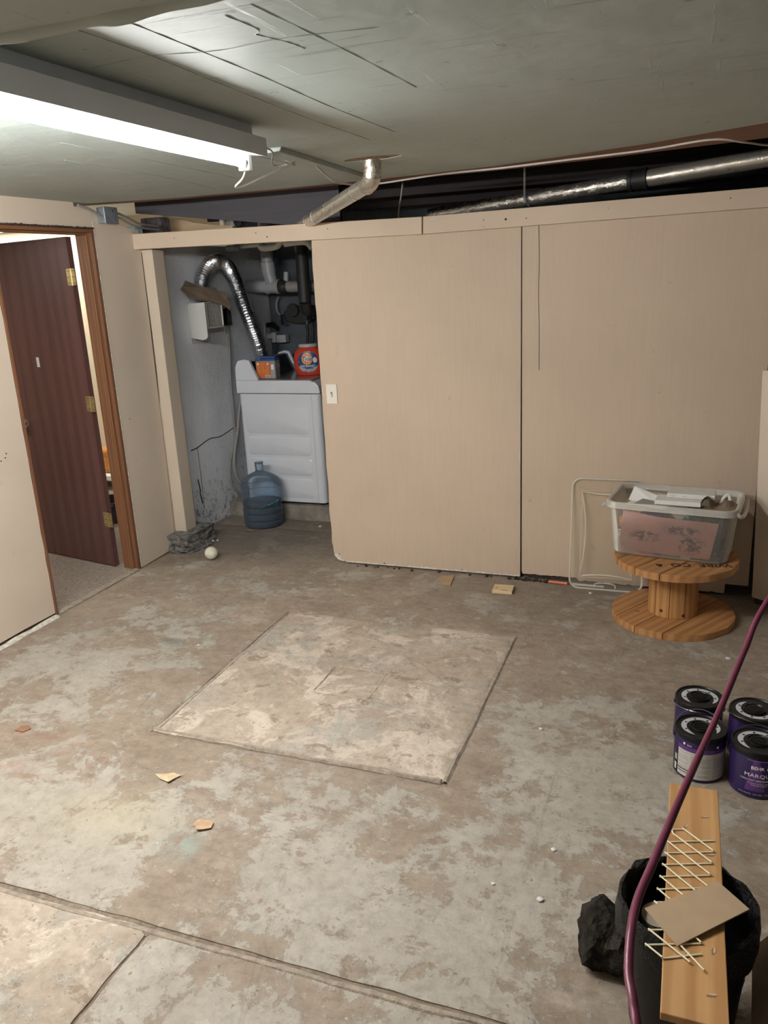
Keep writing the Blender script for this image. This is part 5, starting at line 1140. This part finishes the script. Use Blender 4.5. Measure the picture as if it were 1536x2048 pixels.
for x, y, a in ((.025, .24, .3), (-.02, .19, 1.2), (.035, .10, .2), (.035, -.19, 1.5), (-.015, -.215, 1.3), (.03, -.30, .2), (-.045, -.1, .9)):
    obj('gouge', MB().prism(disc(0, 0, .010, .0028, 12), .0008, XY), M['chip'], t_, loc=(x, y, .0176), rot=(0, 0, a))
    obj('splinter', MB().prism(disc(0, 0, .008, .0022, 10), .0014, XY), M['leaf'], t_, loc=(x + .003, y + .004, .0176), rot=(0, 0, a))
t_ = thing('wire_lattice', 'cream zigzag wire lattice lying on the pine plank', 'lattice', (.07, 1.58, PZ + .0205))
L = [(.021 - .0042 * k, 1.725 - .0415 * k) for k in range(9)]; Rr = [(.1275 - .0042 * k, 1.762 - .0415 * k) for k in range(9)]
def strand(a, b, h_): obj('wire', MB().tube([(a[0] - .07, a[1] - 1.58, h_), (b[0] - .07, b[1] - 1.58, h_)], .0019, 7), M['cream_wire'], t_, smooth=True)
for k in range(9): strand(L[k], Rr[k], .0)
for k in range(6): strand(L[k], Rr[k + 3], .0038)
strand((.055, 1.783), Rr[1], .0038); strand((.035, 1.755), Rr[2], .0038); strand((.055, 1.783), (.030, 1.775), .0); strand((.035, 1.755), (.030, 1.775), .002)
strand(L[6], (.099, 1.360), .0038); strand(L[7], (.073, 1.372), .0038); strand(L[8], (.021, 1.368), .0038); strand((.021, 1.368), (.0945, 1.402), .0)
tag(obj('cardboard_piece', MB().prism([(-.105, -.010), (.043, .112), (.103, .046), (-.038, -.094)], .003, XY), M['card_pale'], loc=(.087, 1.497, PZ + .027), rot=(R(1), R(-1.2), 0)), 'tan cardboard rectangle on the plank over the bucket', 'cardboard')
tag(obj('rock', lump(.070, .082, .090, 4, .34, 1.35, 11), M['rock'], loc=(-.108, 1.725, .0), rot=(0, 0, .6)), 'dark jagged rock beside the black bucket', 'rock')
t_ = thing('cardboard_box', 'open cardboard box with shade in its brown, in the front right corner', 'box', (.385, 1.555, .002), R(-4))
bxw, bxd, bxh = .27, .33, .18
obj('box_walls', MB().ring([(-bxw / 2, -bxd / 2), (bxw / 2, -bxd / 2), (bxw / 2, bxd / 2), (-bxw / 2, bxd / 2)], [(-bxw / 2 + .005, -bxd / 2 + .005), (bxw / 2 - .005, -bxd / 2 + .005), (bxw / 2 - .005, bxd / 2 - .005), (-bxw / 2 + .005, bxd / 2 - .005)], bxh, XY), M['card_dark'], t_)
obj('box_bottom', MB().box(-bxw / 2 + .005, bxw / 2 - .005, -bxd / 2 + .005, bxd / 2 - .005, 0, .005), M['card_dark'], t_)
obj('flap', MB().box(-.062, 0, -bxd / 2 + .02, bxd / 2 - .005, -.002, .002, Matrix.Translation((-bxw / 2, 0, bxh)) @ Matrix.Rotation(R(-58), 4, 'Y')), M['card_dark'], t_)
obj('flap', MB().box(-bxw / 2 + .005, bxw / 2 - .005, 0, .09, -.002, .002, Matrix.Translation((0, bxd / 2, bxh)) @ Matrix.Rotation(R(-35), 4, 'X')), M['card_dark'], t_)
obj('flap', MB().box(0, .09, -bxd / 2 + .02, bxd / 2 - .02, -.002, .002, Matrix.Translation((bxw / 2, 0, bxh)) @ Matrix.Rotation(R(50), 4, 'Y')), M['card_dark'], t_)
tp_ = obj('tape_spot', MB().prism(disc(0, 0, .012, .025, 14), .001, XY), M['yellow'], t_, loc=(-.075, .10, .0055))
# ---- air hose hanging in the foreground
hp = [(.62, 2.75, 2.18), (.55, 2.55, 1.6), (.40, 2.28, 1.12), (.212, 1.94, .945), (.160, 1.805, .873), (.103, 1.57, .845), (.055, 1.361, .843), (.024, 1.218, .844), (-.006, 1.085, .835), (-.023, 1.013, .828), (-.028, .944, .827), (-.026, .889, .813), (-.017, .852, .805), (-.006, .80, .77), (.01, .72, .60), (.03, .66, .35), (.06, .63, .12), (.12, .60, .015), (.3, .55, .012), (.6, .5, .012)]
tag(obj('air_hose', MB().tube(spline(hp, 10), .0066, 12), M['hose'], smooth=True), 'maroon rubber hose hanging across the foreground at the right', 'hose')
